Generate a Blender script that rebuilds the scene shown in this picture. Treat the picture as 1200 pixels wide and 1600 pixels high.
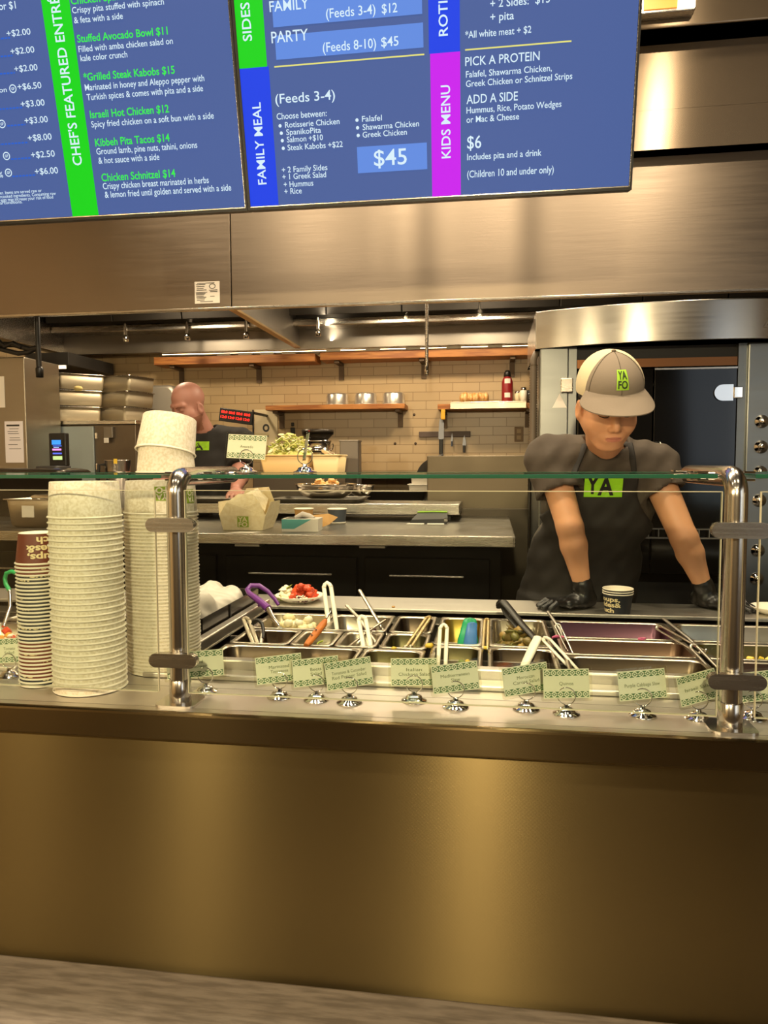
import bpy, bmesh, math, random
import numpy as np
from mathutils import Matrix, Vector

# ------------------------------------------------------------------ scene, camera, light
SC = bpy.context.scene
for _o in list(bpy.data.objects):
    bpy.data.objects.remove(_o)
COL = SC.collection
random.seed(7)
R = math.radians

def cam_setup():
    cd = bpy.data.cameras.new('camera'); co = bpy.data.objects.new('camera', cd); COL.objects.link(co)
    yaw, pitch, roll = 0.1455, -0.06685, -0.0031
    f = Vector((-math.sin(yaw)*math.cos(pitch), math.cos(yaw)*math.cos(pitch), math.sin(pitch)))
    r = Vector((math.cos(yaw), math.sin(yaw), 0)); u = r.cross(f)
    r2 = r*math.cos(roll) + u*math.sin(roll); u2 = -r*math.sin(roll) + u*math.cos(roll)
    m = Matrix((r2, u2, -f)).transposed().to_4x4(); m.translation = (0.6043, -1.3503, 1.3707)
    co.matrix_world = m
    cd.sensor_fit = 'VERTICAL'; cd.sensor_height = 36; cd.sensor_width = 27; cd.lens = 1150/1600*36
    cd.clip_start = 0.02
    SC.camera = co
cam_setup()

SC.view_settings.view_transform = 'Standard'
SC.view_settings.look = 'None'
SC.view_settings.gamma = 1
SC.view_settings.use_curve_mapping = False
SC.view_settings.exposure = 0.0

W = bpy.data.worlds.new('world'); SC.world = W; W.use_nodes = True
W.node_tree.nodes['Background'].inputs[0].default_value = (1, .8, .58, 1)
W.node_tree.nodes['Background'].inputs[1].default_value = 0.02

WARM = (1, .80, .54)
def area(name, loc, size, watts, color=WARM, target=None, shape='DISK', sy=None, spread=180):
    l = bpy.data.lights.new(name, 'AREA'); l.energy = watts; l.color = color; l.shape = shape; l.size = size
    if sy: l.size_y = sy
    l.spread = R(spread)
    o = bpy.data.objects.new(name, l); COL.objects.link(o); o.location = loc
    t = Vector(target) if target else Vector(loc) + Vector((0, 0, -1))
    o.rotation_euler = (t - Vector(loc)).to_track_quat('-Z', 'Y').to_euler()
    return o
# the lamps of the place: recessed cans over the serving line and the pass, pendants, hood lamps, a shelf strip, a window
CANS = [(-.85, .35), (-.05, .35), (.72, .35), (1.68, .62)]
for _x, _y in CANS:
    area('can_lamp_light', (_x, _y, 3.66), .11, 30, WARM)
GUEST_FILL = [(-1.3, -1.5), (.1, -1.5), (1.5, -1.5), (-.9, -3.8), (1.3, -3.8)]  # unseen cans added on the guest side as soft frontal fill
for _x, _y in GUEST_FILL:
    area('can_lamp_light', (_x, _y, 3.66), .16, 9, WARM)  # light of the added guest-side fill cans
PEND = [(-1.95, -2.3, 2.05, 40), (-.92, -2.3, 2.05, 78), (.55, -2.3, 2.05, 165)]
for _x, _y, _z, _w in PEND:
    _l = bpy.data.lights.new('pendant_light', 'POINT'); _l.energy = _w; _l.color = (1, .80, .47); _l.shadow_soft_size = .05
    _o = bpy.data.objects.new('pendant_light', _l); COL.objects.link(_o); _o.location = (_x, _y, _z-.03)
HOODL = [(-1.5, 3.05), (-.1, 3.05), (.55, 3.05)]
for _x, _y in HOODL:
    area('hood_lamp_light', (_x, _y, 2.50), .2, 15, WARM)
PASS = [(-1.4, 1.7), (.3, 1.7), (1.2, 1.45)]
for _x, _y in PASS:
    area('can_lamp_light', (_x, _y, 3.66), .3, 19, WARM)
area('shelf_strip_light', (-.5, 3.80, 2.168), .02, 5, (1, .84, .6), (-.5, 3.95, 2.5), 'RECTANGLE', 2.6)
area('window_daylight', (3.36, -2.7, 1.75), 2.6, 14, (.80, .90, 1), (0, -1.2, 1.4), 'RECTANGLE', 1.7)

# ------------------------------------------------------------------ helpers
def srgb(h):
    if isinstance(h, str):
        h = h.lstrip('#'); c = [int(h[i:i+2], 16)/255 for i in (0, 2, 4)]
    else: c = h
    return tuple((v/12.92 if v <= .04045 else ((v+.055)/1.055)**2.4) for v in c) + (1,)

MATS = {}
def mat(name, col='#888888', rough=.5, metal=0, emit=0, noise=0, nscale=20, bump=0, bscale=200, stretch=None, col2=None, spec=.5,
        aniso=0, anrot=0, tangent=None, coat=0, trans=0, sss=0):
    if name in MATS: return MATS[name]
    m = bpy.data.materials.new(name); m.use_nodes = True; MATS[name] = m
    nt = m.node_tree; b = nt.nodes['Principled BSDF']
    b.inputs['Base Color'].default_value = srgb(col); b.inputs['Roughness'].default_value = rough
    b.inputs['Metallic'].default_value = metal; b.inputs['Specular IOR Level'].default_value = spec
    if coat: b.inputs['Coat Weight'].default_value = coat
    if trans: b.inputs['Transmission Weight'].default_value = trans
    if sss:
        b.inputs['Subsurface Weight'].default_value = sss; b.inputs['Subsurface Radius'].default_value = (.008, .003, .0015)
        b.inputs['Subsurface Scale'].default_value = 1
    if emit:
        b.inputs['Emission Color'].default_value = srgb(col); b.inputs['Emission Strength'].default_value = emit
    if aniso:
        b.inputs['Anisotropic'].default_value = aniso; b.inputs['Anisotropic Rotation'].default_value = anrot
    if tangent:
        t = nt.nodes.new('ShaderNodeCombineXYZ')
        for i in range(3): t.inputs[i].default_value = tangent[i]
        nt.links.new(t.outputs[0], b.inputs['Tangent'])
    if noise or bump or col2:
        tc = nt.nodes.new('ShaderNodeTexCoord'); mp = nt.nodes.new('ShaderNodeMapping')
        nt.links.new(tc.outputs['Object'], mp.inputs[0])
        if stretch: mp.inputs['Scale'].default_value = stretch
    if noise or col2:
        n = nt.nodes.new('ShaderNodeTexNoise'); n.inputs['Scale'].default_value = nscale; n.inputs['Detail'].default_value = 4
        nt.links.new(mp.outputs[0], n.inputs['Vector'])
        if col2:
            mx = nt.nodes.new('ShaderNodeMix'); mx.data_type = 'RGBA'
            rp = nt.nodes.new('ShaderNodeValToRGB'); rp.color_ramp.elements[0].position = .4; rp.color_ramp.elements[1].position = .62
            nt.links.new(n.outputs['Fac'], rp.inputs[0]); nt.links.new(rp.outputs[0], mx.inputs['Factor'])
            mx.inputs['A'].default_value = srgb(col); mx.inputs['B'].default_value = srgb(col2)
            nt.links.new(mx.outputs['Result'], b.inputs['Base Color'])
        if noise:
            ma = nt.nodes.new('ShaderNodeMath'); ma.operation = 'MULTIPLY_ADD'; ma.inputs[1].default_value = noise; ma.inputs[2].default_value = rough - noise/2
            nt.links.new(n.outputs['Fac'], ma.inputs[0]); nt.links.new(ma.outputs[0], b.inputs['Roughness'])
    if bump:
        n2 = nt.nodes.new('ShaderNodeTexNoise'); n2.inputs['Scale'].default_value = bscale; n2.inputs['Detail'].default_value = 3
        nt.links.new(mp.outputs[0], n2.inputs['Vector'])
        bp = nt.nodes.new('ShaderNodeBump'); bp.inputs['Strength'].default_value = bump; bp.inputs['Distance'].default_value = .004
        nt.links.new(n2.outputs['Fac'], bp.inputs['Height']); nt.links.new(bp.outputs[0], b.inputs['Normal'])
    return m

def glass_mat(name, tint='#f4fbf6', refl=1.0, edge=False):
    if name in MATS: return MATS[name]
    m = bpy.data.materials.new(name); m.use_nodes = True; MATS[name] = m
    nt = m.node_tree; nt.nodes.clear()
    out = nt.nodes.new('ShaderNodeOutputMaterial'); mix = nt.nodes.new('ShaderNodeMixShader')
    tr = nt.nodes.new('ShaderNodeBsdfTransparent'); tr.inputs[0].default_value = srgb(tint)
    gl = nt.nodes.new('ShaderNodeBsdfGlossy'); gl.inputs['Roughness'].default_value = .02
    fr = nt.nodes.new('ShaderNodeFresnel'); fr.inputs[0].default_value = 1.45
    mu = nt.nodes.new('ShaderNodeMath'); mu.operation = 'MULTIPLY'; mu.inputs[1].default_value = refl
    nt.links.new(fr.outputs[0], mu.inputs[0]); nt.links.new(mu.outputs[0], mix.inputs[0])
    nt.links.new(tr.outputs[0], mix.inputs[1]); nt.links.new(gl.outputs[0], mix.inputs[2]); nt.links.new(mix.outputs[0], out.inputs[0])
    return m

class MB:
    """collects shapes and builds them as ONE mesh object"""
    def __init__(s): s.v = []; s.f = []; s.mi = []; s.sm = []
    def add(s, V, F, mi=0, smooth=False, M=None):
        o = len(s.v)
        if M is not None: V = [M @ Vector(p) for p in V]
        s.v += [tuple(p) for p in V]; s.f += [tuple(i+o for i in f) for f in F]
        s.mi += [mi]*len(F); s.sm += [smooth]*len(F); return s
    def bm(s, bm, mi=0, smooth=False, M=None):
        bm.verts.index_update()
        s.add([v.co.copy() for v in bm.verts], [[v.index for v in f.verts] for f in bm.faces], mi, smooth, M); bm.free(); return s
    def box(s, x0, x1, y0, y1, z0, z1, mi=0, bev=0, seg=2, M=None):
        V = [(x, y, z) for x in (x0, x1) for y in (y0, y1) for z in (z0, z1)]
        F = [(0, 1, 3, 2), (4, 6, 7, 5), (0, 4, 5, 1), (2, 3, 7, 6), (0, 2, 6, 4), (1, 5, 7, 3)]
        if not bev: return s.add(V, F, mi, False, M)
        bm = bmesh.new(); vs = [bm.verts.new(p) for p in V]
        for f in F: bm.faces.new([vs[i] for i in f])
        bmesh.ops.bevel(bm, geom=list(bm.edges), offset=bev, segments=seg, affect='EDGES', profile=.5)
        return s.bm(bm, mi, False, M)
    def lathe(s, prof, n=32, mi=0, smooth=True, M=None, a0=0, a1=2*math.pi):
        full = abs(a1-a0-2*math.pi) < 1e-6; V = []; F = []; N = n if full else n+1
        for k in range(N):
            a = a0+(a1-a0)*k/n
            for r, z in prof: V.append((r*math.cos(a), r*math.sin(a), z))
        P = len(prof)
        for k in range(n):
            k2 = (k+1) % N
            for j in range(P-1):
                F.append((k*P+j, k2*P+j, k2*P+j+1, k*P+j+1))
        return s.add(V, F, mi, smooth, M)
    def tube(s, pts, r, n=12, closed=False, caps=True, mi=0, smooth=True, M=None, flat=1.0):
        pts = [Vector(p) for p in pts]; L = len(pts)
        rs = r if isinstance(r, (list, tuple)) else [r]*L
        V = []; F = []; prev = None
        for i in range(L):
            a = pts[i-1] if (i or closed) else pts[i]; b = pts[(i+1) % L] if (i < L-1 or closed) else pts[i]
            t = (b-a).normalized()
            if prev is None:
                nn = t.cross(Vector((0, 0, 1)));
                if nn.length < 1e-3: nn = t.cross(Vector((0, 1, 0)))
            else: nn = prev - t*prev.dot(t)
            nn.normalize(); prev = nn; bn = t.cross(nn)
            for k in range(n):
                an = 2*math.pi*k/n
                V.append(pts[i] + nn*math.cos(an)*rs[i] + bn*math.sin(an)*rs[i]*flat)
        for i in range(L if closed else L-1):
            j = (i+1) % L
            for k in range(n): F.append((i*n+k, i*n+(k+1) % n, j*n+(k+1) % n, j*n+k))
        s.add(V, F, mi, smooth, M)
        if caps and not closed:
            s.add(V[:n], [tuple(range(n))[::-1]], mi, False, M); s.add(V[-n:], [tuple(range(n))], mi, False, M)
        return s
    def prism(s, poly, z0, z1, mi=0, M=None, smooth=False):
        n = len(poly); V = [(x, y, z0) for x, y in poly]+[(x, y, z1) for x, y in poly]
        F = [tuple(range(n))[::-1], tuple(range(n, 2*n))]
        s.add(V, F, mi, False, M)
        return s.add(V, [(i, (i+1) % n, n+(i+1) % n, n+i) for i in range(n)], mi, smooth, M)
    def loft(s, rings, mi=0, smooth=True, cap0=False, cap1=False, M=None):
        n = len(rings[0]); V = [p for r in rings for p in r]; F = []
        for i in range(len(rings)-1):
            for k in range(n): F.append((i*n+k, i*n+(k+1) % n, (i+1)*n+(k+1) % n, (i+1)*n+k))
        s.add(V, F, mi, smooth, M)
        if cap0: s.add(rings[0], [tuple(range(n))[::-1]], mi, False, M)
        if cap1: s.add(rings[-1], [tuple(range(n))], mi, False, M)
        return s
    def ell(s, c, r, n=16, m=10, mi=0, M=None, bumpy=0, rnd=None):
        V = [(c[0], c[1], c[2]+r[2])]; F = []
        for j in range(1, m):
            th = math.pi*j/m
            for k in range(n):
                a = 2*math.pi*k/n; w = 1+(rnd.uniform(-bumpy, bumpy) if bumpy else 0)
                V.append((c[0]+r[0]*w*math.sin(th)*math.cos(a), c[1]+r[1]*w*math.sin(th)*math.sin(a), c[2]+r[2]*w*math.cos(th)))
        V.append((c[0], c[1], c[2]-r[2])); e = len(V)-1
        for k in range(n):
            F.append((0, 1+k, 1+(k+1) % n)); F.append((e, 1+(m-2)*n+(k+1) % n, 1+(m-2)*n+k))
            for j in range(m-2): F.append((1+j*n+k, 1+(j+1)*n+k, 1+(j+1)*n+(k+1) % n, 1+j*n+(k+1) % n))
        return s.add(V, F, mi, True, M)
    def quad(s, p, mi=0, M=None): return s.add(p, [tuple(range(len(p)))], mi, False, M)
    def build(s, name, mats, parent=None, **props):
        me = bpy.data.meshes.new(name)
        off = Vector((0, 0, 0)); q = parent
        while q is not None:
            if '_loc' in q: off = Vector(q['_loc']); break
            q = q.parent
        me.from_pydata([Vector(p)-off for p in s.v], [], s.f)
        if not isinstance(mats, (list, tuple)): mats = [mats]
        for m in mats: me.materials.append(m)
        me.polygons.foreach_set('material_index', s.mi); me.polygons.foreach_set('use_smooth', s.sm); me.update()
        o = bpy.data.objects.new(name, me); COL.objects.link(o)
        if parent is not None: o.parent = parent
        for k, v in props.items(): o[k] = v
        return o

def thing(name, label, cat, loc=(0, 0, 0), group=None, rotz=0):
    """an Empty at the base of a thing; its parts are built in world coordinates and stored relative to it"""
    o = bpy.data.objects.new(name, None); COL.objects.link(o); o.location = loc; o.empty_display_size = .02
    o['label'] = label; o['category'] = cat; o['_loc'] = tuple(float(v) for v in loc)
    if group: o['group'] = group
    return o
def solo(mb, name, mats, label, cat, group=None, kind=None):
    o = mb.build(name, mats); o['label'] = label; o['category'] = cat
    if group: o['group'] = group
    if kind: o['kind'] = kind
    return o
def struct(mb, name, mats):
    o = mb.build(name, mats); o['kind'] = 'structure'; return o
def dup(root, loc, label=None, rotz=None, rot=None, scale=None):
    r = root.copy(); COL.objects.link(r); r.location = loc
    if rotz is not None: r.rotation_euler = (0, 0, rotz)
    if rot is not None: r.rotation_euler = rot
    if scale: r.scale = (scale,)*3
    if label: r['label'] = label
    for ch in list(root.children):
        c = ch.copy(); COL.objects.link(c); c.parent = r
        for g in ch.children:
            d = g.copy(); COL.objects.link(d); d.parent = c
    return r

# ---- lettering
TCACHE = {}
def text_geo(t, bold=0.0, shear=0.0):
    k = (t, bold, shear)
    if k in TCACHE: return TCACHE[k]
    c = bpy.data.curves.new('lettering', 'FONT'); c.body = t; c.size = 1; c.offset = bold; c.resolution_u = 3; c.shear = shear
    o = bpy.data.objects.new('lettering', c); COL.objects.link(o)
    dg = bpy.context.evaluated_depsgraph_get(); me = o.evaluated_get(dg).to_mesh()
    V = [tuple(v.co) for v in me.vertices]; F = [tuple(p.vertices) for p in me.polygons]
    o.evaluated_get(dg).to_mesh_clear(); bpy.data.objects.remove(o); bpy.data.curves.remove(c)
    if not V: V, F = [(0, 0, 0)], []
    x0 = min(v[0] for v in V); x1 = max(v[0] for v in V)
    TCACHE[k] = (V, F, x0, x1); return TCACHE[k]
CAP = .70
def text(mb, t, fn, u, v, w=None, cap=.02, mi=0, bold=0.0, align='l', shear=0.0):
    """letters laid in a surface: fn(u, v) -> world point; w = run length, cap = capital height"""
    V, F, x0, x1 = text_geo(t, bold, shear)
    sy = cap/CAP; sx = (w/(x1-x0)) if w else sy
    wd = (x1-x0)*sx; u0 = u - (wd/2 if align == 'c' else 0)
    mb.add([fn(u0+(p[0]-x0)*sx, v+p[1]*sy) for p in V], F, mi)
    return wd
def plane_fn(o, ex, ey, n=None, off=0):
    o = Vector(o); ex = Vector(ex).normalized(); ey = Vector(ey).normalized(); n = ex.cross(ey)
    return lambda u, v, d=0: o+ex*u+ey*v+n*(off+d)
def rect(mb, fn, u0, v0, u1, v1, mi=0, d=0):
    mb.quad([fn(u0, v0, d), fn(u1, v0, d), fn(u1, v1, d), fn(u0, v1, d)], mi)

# ---- smooth organic surfaces: signed distance fields meshed with surface nets
def vlen(p): return np.sqrt((p*p).sum(-1))
def s_cap(p, a, b, ra, rb):
    a = np.array(a); b = np.array(b); ab = b-a
    t = np.clip(((p-a)@ab)/(ab@ab), 0, 1); return vlen(p-a-t[..., None]*ab) - (ra+(rb-ra)*t)
def s_ell(p, c, r, Rm=None):
    q = p-np.array(c)
    if Rm is not None: q = q@np.array(Rm)
    r = np.array(r); k0 = vlen(q/r); k1 = vlen(q/(r*r)); return k0*(k0-1)/np.maximum(k1, 1e-9)
def smin(a, b, k):
    h = np.clip(.5+.5*(b-a)/k, 0, 1); return b+(a-b)*h-k*h*(1-h)
def smax(a, b, k): return -smin(-a, -b, k)
def union(ds, k):
    d = ds[0]
    for e in ds[1:]: d = smin(d, e, k)
    return d
def nets(fn, lo, hi, h):
    lo = np.array(lo, float); hi = np.array(hi, float); n = np.ceil((hi-lo)/h).astype(int)+1
    g = np.stack(np.meshgrid(*[lo[i]+h*np.arange(n[i]) for i in range(3)], indexing='ij'), -1)
    val = fn(g.reshape(-1, 3)).reshape(n)
    neg = val < 0; c = [m-1 for m in n]
    corner = lambda i, j, k, A: A[i:i+c[0], j:j+c[1], k:k+c[2]]
    acc = np.zeros(tuple(c)+(3,)); cnt = np.zeros(tuple(c))
    off = [(i, j, k) for i in (0, 1) for j in (0, 1) for k in (0, 1)]
    for o in off:
        for ax in range(3):
            if o[ax]: continue
            q = list(o); q[ax] = 1
            va = corner(*o, val); vb = corner(*q, val); cr = (va < 0) != (vb < 0)
            t = np.where(cr, va/np.where(cr, va-vb, 1), 0)
            pt = np.zeros(tuple(c)+(3,)); pt[...] = o; pt[..., ax] += t
            acc += pt*cr[..., None]; cnt += cr
    act = cnt > 0; idx = -np.ones(tuple(c), int); idx[act] = np.arange(act.sum())
    base = np.argwhere(act); V = lo+h*(base+acc[act]/cnt[act][:, None])
    F = []
    for ax in range(3):
        a1, a2 = (ax+1) % 3, (ax+2) % 3
        A = neg; B = np.roll(neg, -1, ax); ch = A != B
        sl = [slice(1, c[i]) for i in range(3)]; sl[ax] = slice(0, c[ax])
        m = np.argwhere(ch[tuple(sl)]); 
        if not len(m): continue
        m = m+np.array([1 if i != ax else 0 for i in range(3)])
        e1 = np.zeros(3, int); e1[a1] = 1; e2 = np.zeros(3, int); e2[a2] = 1
        ids = [idx[tuple((m-q).T)] for q in (e1*0, e1, e1+e2, e2)]
        f = np.stack(ids, 1); fl = A[tuple(m.T)]; f[~fl] = f[~fl][:, ::-1]
        F.append(f[(f >= 0).all(1)])
    F = np.concatenate(F); return V, F
def sdf_obj(fn, lo, hi, h, name, mats, parent, pick=None, M=None):
    V, F = nets(fn, lo, hi, h); mb = MB()
    Vw = [M @ Vector(p) for p in V] if M is not None else [Vector(p) for p in V]
    mb.v = [tuple(p) for p in Vw]; mb.f = [tuple(int(i) for i in f) for f in F]; mb.sm = [True]*len(F)
    mb.mi = [0]*len(F) if pick is None else [int(i) for i in pick(V[F].mean(1))]
    return mb.build(name, mats, parent)
# ------------------------------------------------------------------ materials
STEEL = mat('stainless_steel', '#c4beb4', .27, 1, noise=.12, nscale=6, stretch=(1, 30, 30), bump=.02, bscale=60)
STEELT = mat('counter_steel', '#d6d0c6', .40, 1, noise=.12, nscale=5, stretch=(1, 14, 1), bump=.015, bscale=40)
STEELP = mat('polished_steel', '#cfcac2', .19, 1)
STEELB = mat('brushed_hood_steel', '#948778', .38, 1, noise=.14, nscale=3, stretch=(1, 1, 20), bump=.05, bscale=9, aniso=.45, tangent=(0, 0, 1))
STEELD = mat('worn_steel', '#8d877e', .42, 1, noise=.2, nscale=9, bump=.03, bscale=30)
FILTER = mat('hood_filter_steel', '#4e4b47', .5, 1, noise=.15, nscale=8)
CHROME = mat('chrome', '#e3e0da', .06, 1)
PANSTEEL = mat('pan_steel', '#bdb4a4', .3, 1, noise=.15, nscale=12)
WHITEST = mat('white_enamel', '#ece4d2', .35)
BLACK = mat('black_plastic', '#131211', .42)
BLACKM = mat('black_paint', '#070605', .5, spec=.12)
BLACKG = mat('black_glass', '#0a0b0c', .09, spec=.5)
SOFFIT = mat('soffit_steel', '#9a8973', .27, .8, aniso=.94, tangent=(0, 0, 1))
NEARBLK = mat('dark_cast_iron', '#1b1a18', .55)
GREY = mat('grey_plastic', '#5d5a55', .5)
DGREY = mat('dark_grey_plastic', '#2f2d2b', .5)
PAPER = mat('white_paper', '#e6dfd2', .75)
BOWLM = mat('speckled_paper', '#e6dfcd', .75, col2='#d3c9ae', nscale=170)
BOWLIN = mat('cream_paper', '#ebe3d0', .6)
CUPRIM = mat('cup_rim_paper', '#f2ead6', .5)
NAVY = mat('navy_print', '#20242c', .5)
BROWN = mat('brown_print', '#6a2a18', .5)
LETTER = mat('cream_print', '#ead9a8', .55)
LIME = mat('lime_print', '#8fc31f', .55)
LIMEV = mat('olive_lime_print', '#8aa62c', .6)
INK = mat('dark_ink', '#3a3833', .6)
SIGNC = mat('sign_card', '#e8e9da', .55)
SIGNG = mat('sign_green', '#4a6f40', .55)
SIGNT = mat('sign_text', '#56662f', .55)
LAMIN = glass_mat('laminate_film', '#fbfbf4', .6)
GLASS = glass_mat('clear_glass', '#fafdfb', .65)
GLASSE = mat('green_glass_edge', '#2f6a52', .15, spec=.6, trans=.3)
CLEAREDGE = mat('polished_glass_edge', '#cfc9ac', .15, spec=.7)
SKIN = mat('skin', '#d39c74', .48, sss=.12, bump=.03, bscale=120)
LIPS = mat('lips', '#bd7a64', .42)
SKIN2 = mat('fair_skin', '#a87666', .5, sss=.12)
BEARD = mat('short_beard', '#8a5a44', .8, bump=.3, bscale=300)
HAIR = mat('black_hair', '#15100d', .55)
SHIRT = mat('charcoal_shirt', '#4a4238', .85, bump=.1, bscale=60, col2='#423a31', nscale=5)
SHIRTB = mat('black_shirt', '#1d1b19', .85, bump=.08, bscale=60)
APRON = mat('black_apron', '#1e1b18', .75, bump=.12, bscale=25)
GLOVE = mat('black_glove', '#171717', .35, bump=.08, bscale=80)
CAPF = mat('taupe_cap_cloth', '#85796a', .9, bump=.1, bscale=300)
CAPM = mat('cream_mesh_cloth', '#d9cba6', .9, bump=.4, bscale=500)
WOOD = mat('shelf_wood', '#b5783c', .5, col2='#8f5426', nscale=6, stretch=(1, 14, 14))
HANDLEW = mat('orange_wood_handle', '#c9762f', .45, col2='#b5611f', nscale=30, stretch=(1, 1, 6))
CARDB = mat('cardboard', '#c79a5c', .8)
LEDGE = mat('grey_wood_laminate', '#8a8076', .55, col2='#6f665d', nscale=7, stretch=(1.5, 10, 10), bump=.1, bscale=40)
FLOORM = mat('brown_floor', '#33281c', .45, col2='#2a2117', nscale=4)
WALLM = mat('guest_wall_paint', '#54452f', .8)
CEILM = mat('dark_ceiling', '#37332d', .9)
PURPLE = mat('purple_plastic', '#6d2f86', .35)
GREENP = mat('green_plastic', '#1f9a66', .35)
BLUEP = mat('blue_plastic', '#3f76b5', .35)
WHITEP = mat('ivory_plastic', '#efe9d8', .4)
BAG = mat('white_plastic_bag', '#cfc8ba', .42)
LAMPG = mat('lamp_glow', '#ffdca8', .5, emit=9)

def brick_wall():
    m = bpy.data.materials.new('cream_wall_tile'); m.use_nodes = True; nt = m.node_tree; b = nt.nodes['Principled BSDF']
    tc = nt.nodes.new('ShaderNodeTexCoord'); sp = nt.nodes.new('ShaderNodeSeparateXYZ'); cb = nt.nodes.new('ShaderNodeCombineXYZ')
    nt.links.new(tc.outputs['Object'], sp.inputs[0])
    ad = nt.nodes.new('ShaderNodeMath'); nt.links.new(sp.outputs[0], ad.inputs[0]); nt.links.new(sp.outputs[1], ad.inputs[1])
    nt.links.new(ad.outputs[0], cb.inputs[0]); nt.links.new(sp.outputs[2], cb.inputs[1])
    br = nt.nodes.new('ShaderNodeTexBrick'); nt.links.new(cb.outputs[0], br.inputs['Vector'])
    br.inputs['Color1'].default_value = srgb('#b89f78'); br.inputs['Color2'].default_value = srgb('#b0966e'); br.inputs['Mortar'].default_value = srgb('#8d7452')
    br.inputs['Scale'].default_value = 1; br.inputs['Brick Width'].default_value = .19; br.inputs['Row Height'].default_value = .0625; br.inputs['Mortar Size'].default_value = .0022; br.inputs['Mortar Smooth'].default_value = .2
    nt.links.new(br.outputs['Color'], b.inputs['Base Color'])
    bp = nt.nodes.new('ShaderNodeBump'); bp.inputs['Strength'].default_value = .5; bp.inputs['Distance'].default_value = .002; bp.invert = True
    nt.links.new(br.outputs['Fac'], bp.inputs['Height']); nt.links.new(bp.outputs[0], b.inputs['Normal'])
    b.inputs['Roughness'].default_value = .3
    return m
TILE = brick_wall()

def panel_steel():
    m = mat('embossed_panel_steel', '#86754f', .33, 1, aniso=.98, tangent=(0, 0, 1)); nt = m.node_tree; b = nt.nodes['Principled BSDF']
    tc = nt.nodes.new('ShaderNodeTexCoord'); mp = nt.nodes.new('ShaderNodeMapping'); nt.links.new(tc.outputs['Object'], mp.inputs[0])
    mp.inputs['Rotation'].default_value = (0, R(45), 0)
    ck = nt.nodes.new('ShaderNodeTexVoronoi'); ck.inputs['Scale'].default_value = 190; ck.inputs['Randomness'].default_value = .1
    nt.links.new(mp.outputs[0], ck.inputs['Vector'])
    bp = nt.nodes.new('ShaderNodeBump'); bp.inputs['Strength'].default_value = .09; bp.inputs['Distance'].default_value = .0003
    nt.links.new(ck.outputs['Distance'], bp.inputs['Height']); nt.links.new(bp.outputs[0], b.inputs['Normal'])
    return m
PANEL = panel_steel()

def glow(name, col, s): return mat(name, col, .4, emit=s)

# ------------------------------------------------------------------ room
XL, XR, YF, YB, ZC = -2.54, 3.4, -5.2, 3.95, 3.72
struct(MB().box(XL-.1, XR+.1, YF-.1, YB+.1, -.1, 0), 'floor', FLOORM)
struct(MB().box(XL-.1, XR+.1, YF-.1, YB+.1, ZC, ZC+.1), 'ceiling', CEILM)
struct(MB().box(XL-.1, XR+.1, YB, YB+.1, 0, ZC), 'wall_back', TILE)
struct(MB().box(XL-.1, XL, YF, YB, 0, ZC), 'wall_left', TILE)
struct(MB().box(XR, XR+.1, YF, YB, 0, ZC), 'wall_right', WALLM)
struct(MB().box(XL-.1, XR+.1, YF-.1, YF, 0, ZC), 'wall_front', WALLM)
mb = MB(); mb.box(XR-.012, XR-.002, -4.0, -1.4, .9, 2.6); struct(mb, 'window_1', mat('daylit_pane', '#dfe9f5', .3, emit=.35))
mb = MB()
for y in (-4.03, -2.7, -1.4): mb.box(XR-.05, XR-.001, y-.03, y+.03, .85, 2.65)
for z in (.87, 2.63): mb.box(XR-.05, XR-.001, -4.03, -1.4, z-.03, z+.03)
struct(mb, 'trim_3', BLACK)
# low ledge the guests walk along
struct(MB().box(-2.5, 3.3, -.56, -.036, 0, .372, bev=.008), 'trim_1', LEDGE)

# recessed lamps
def can(x, y, z, r, label, group):
    t = thing('recessed_ceiling_lamp', label, 'ceiling lamp', (x, y, z), group)
    MB().lathe([(r+.035, 0), (r+.035, -.008), (r+.012, -.01), (r+.006, .0), (r+.003, .04)], 28, M=Matrix.Translation((x, y, z))).build('trim_ring', STEELB, t)
    MB().lathe([(0, .0), (r*.7, -.001), (r, .004)], 24, M=Matrix.Translation((x, y, z+.02))).build('lamp_lens', LAMPG, t)
for x, y in CANS: can(x, y, 3.70, .055, 'recessed ceiling lamp above the serving line', 'lamps over the serving line')
for x, y in GUEST_FILL: can(x, y, 3.70, .08, 'added fill lamp in the ceiling above the guests', 'added fill lamps over the guests')
for x, y, z, w in PEND:
    t = thing('pendant_lamp', 'pendant lamp hanging over the guests', 'pendant lamp', (x, y, z), 'pendant lamps over the guests'); T = Matrix.Translation((x, y, z))
    MB().lathe([(.03, .16), (.05, .15), (.11, .04), (.14, .01), (.141, .0), (.138, .01), (.105, .04), (.045, .14), (0, .15)], 28, M=T).build('lamp_shade', BLACK, t)
    MB().ell((x, y, z+.085), (.035, .035, .045), 16, 10).build('bulb', LAMPG, t)
    MB().tube([(x, y, z+.155), (x, y, ZC-.02)], .005, 8).build('cord', BLACK, t); MB().lathe([(0, -.03), (.05, -.025), (.055, 0)], 20, M=Matrix.Translation((x, y, ZC-.001))).build('ceiling_rose', BLACK, t)
for x, y in PASS: can(x, y, 3.70, .12, 'recessed ceiling lamp above the kitchen pass', 'lamps over the kitchen pass')

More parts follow.
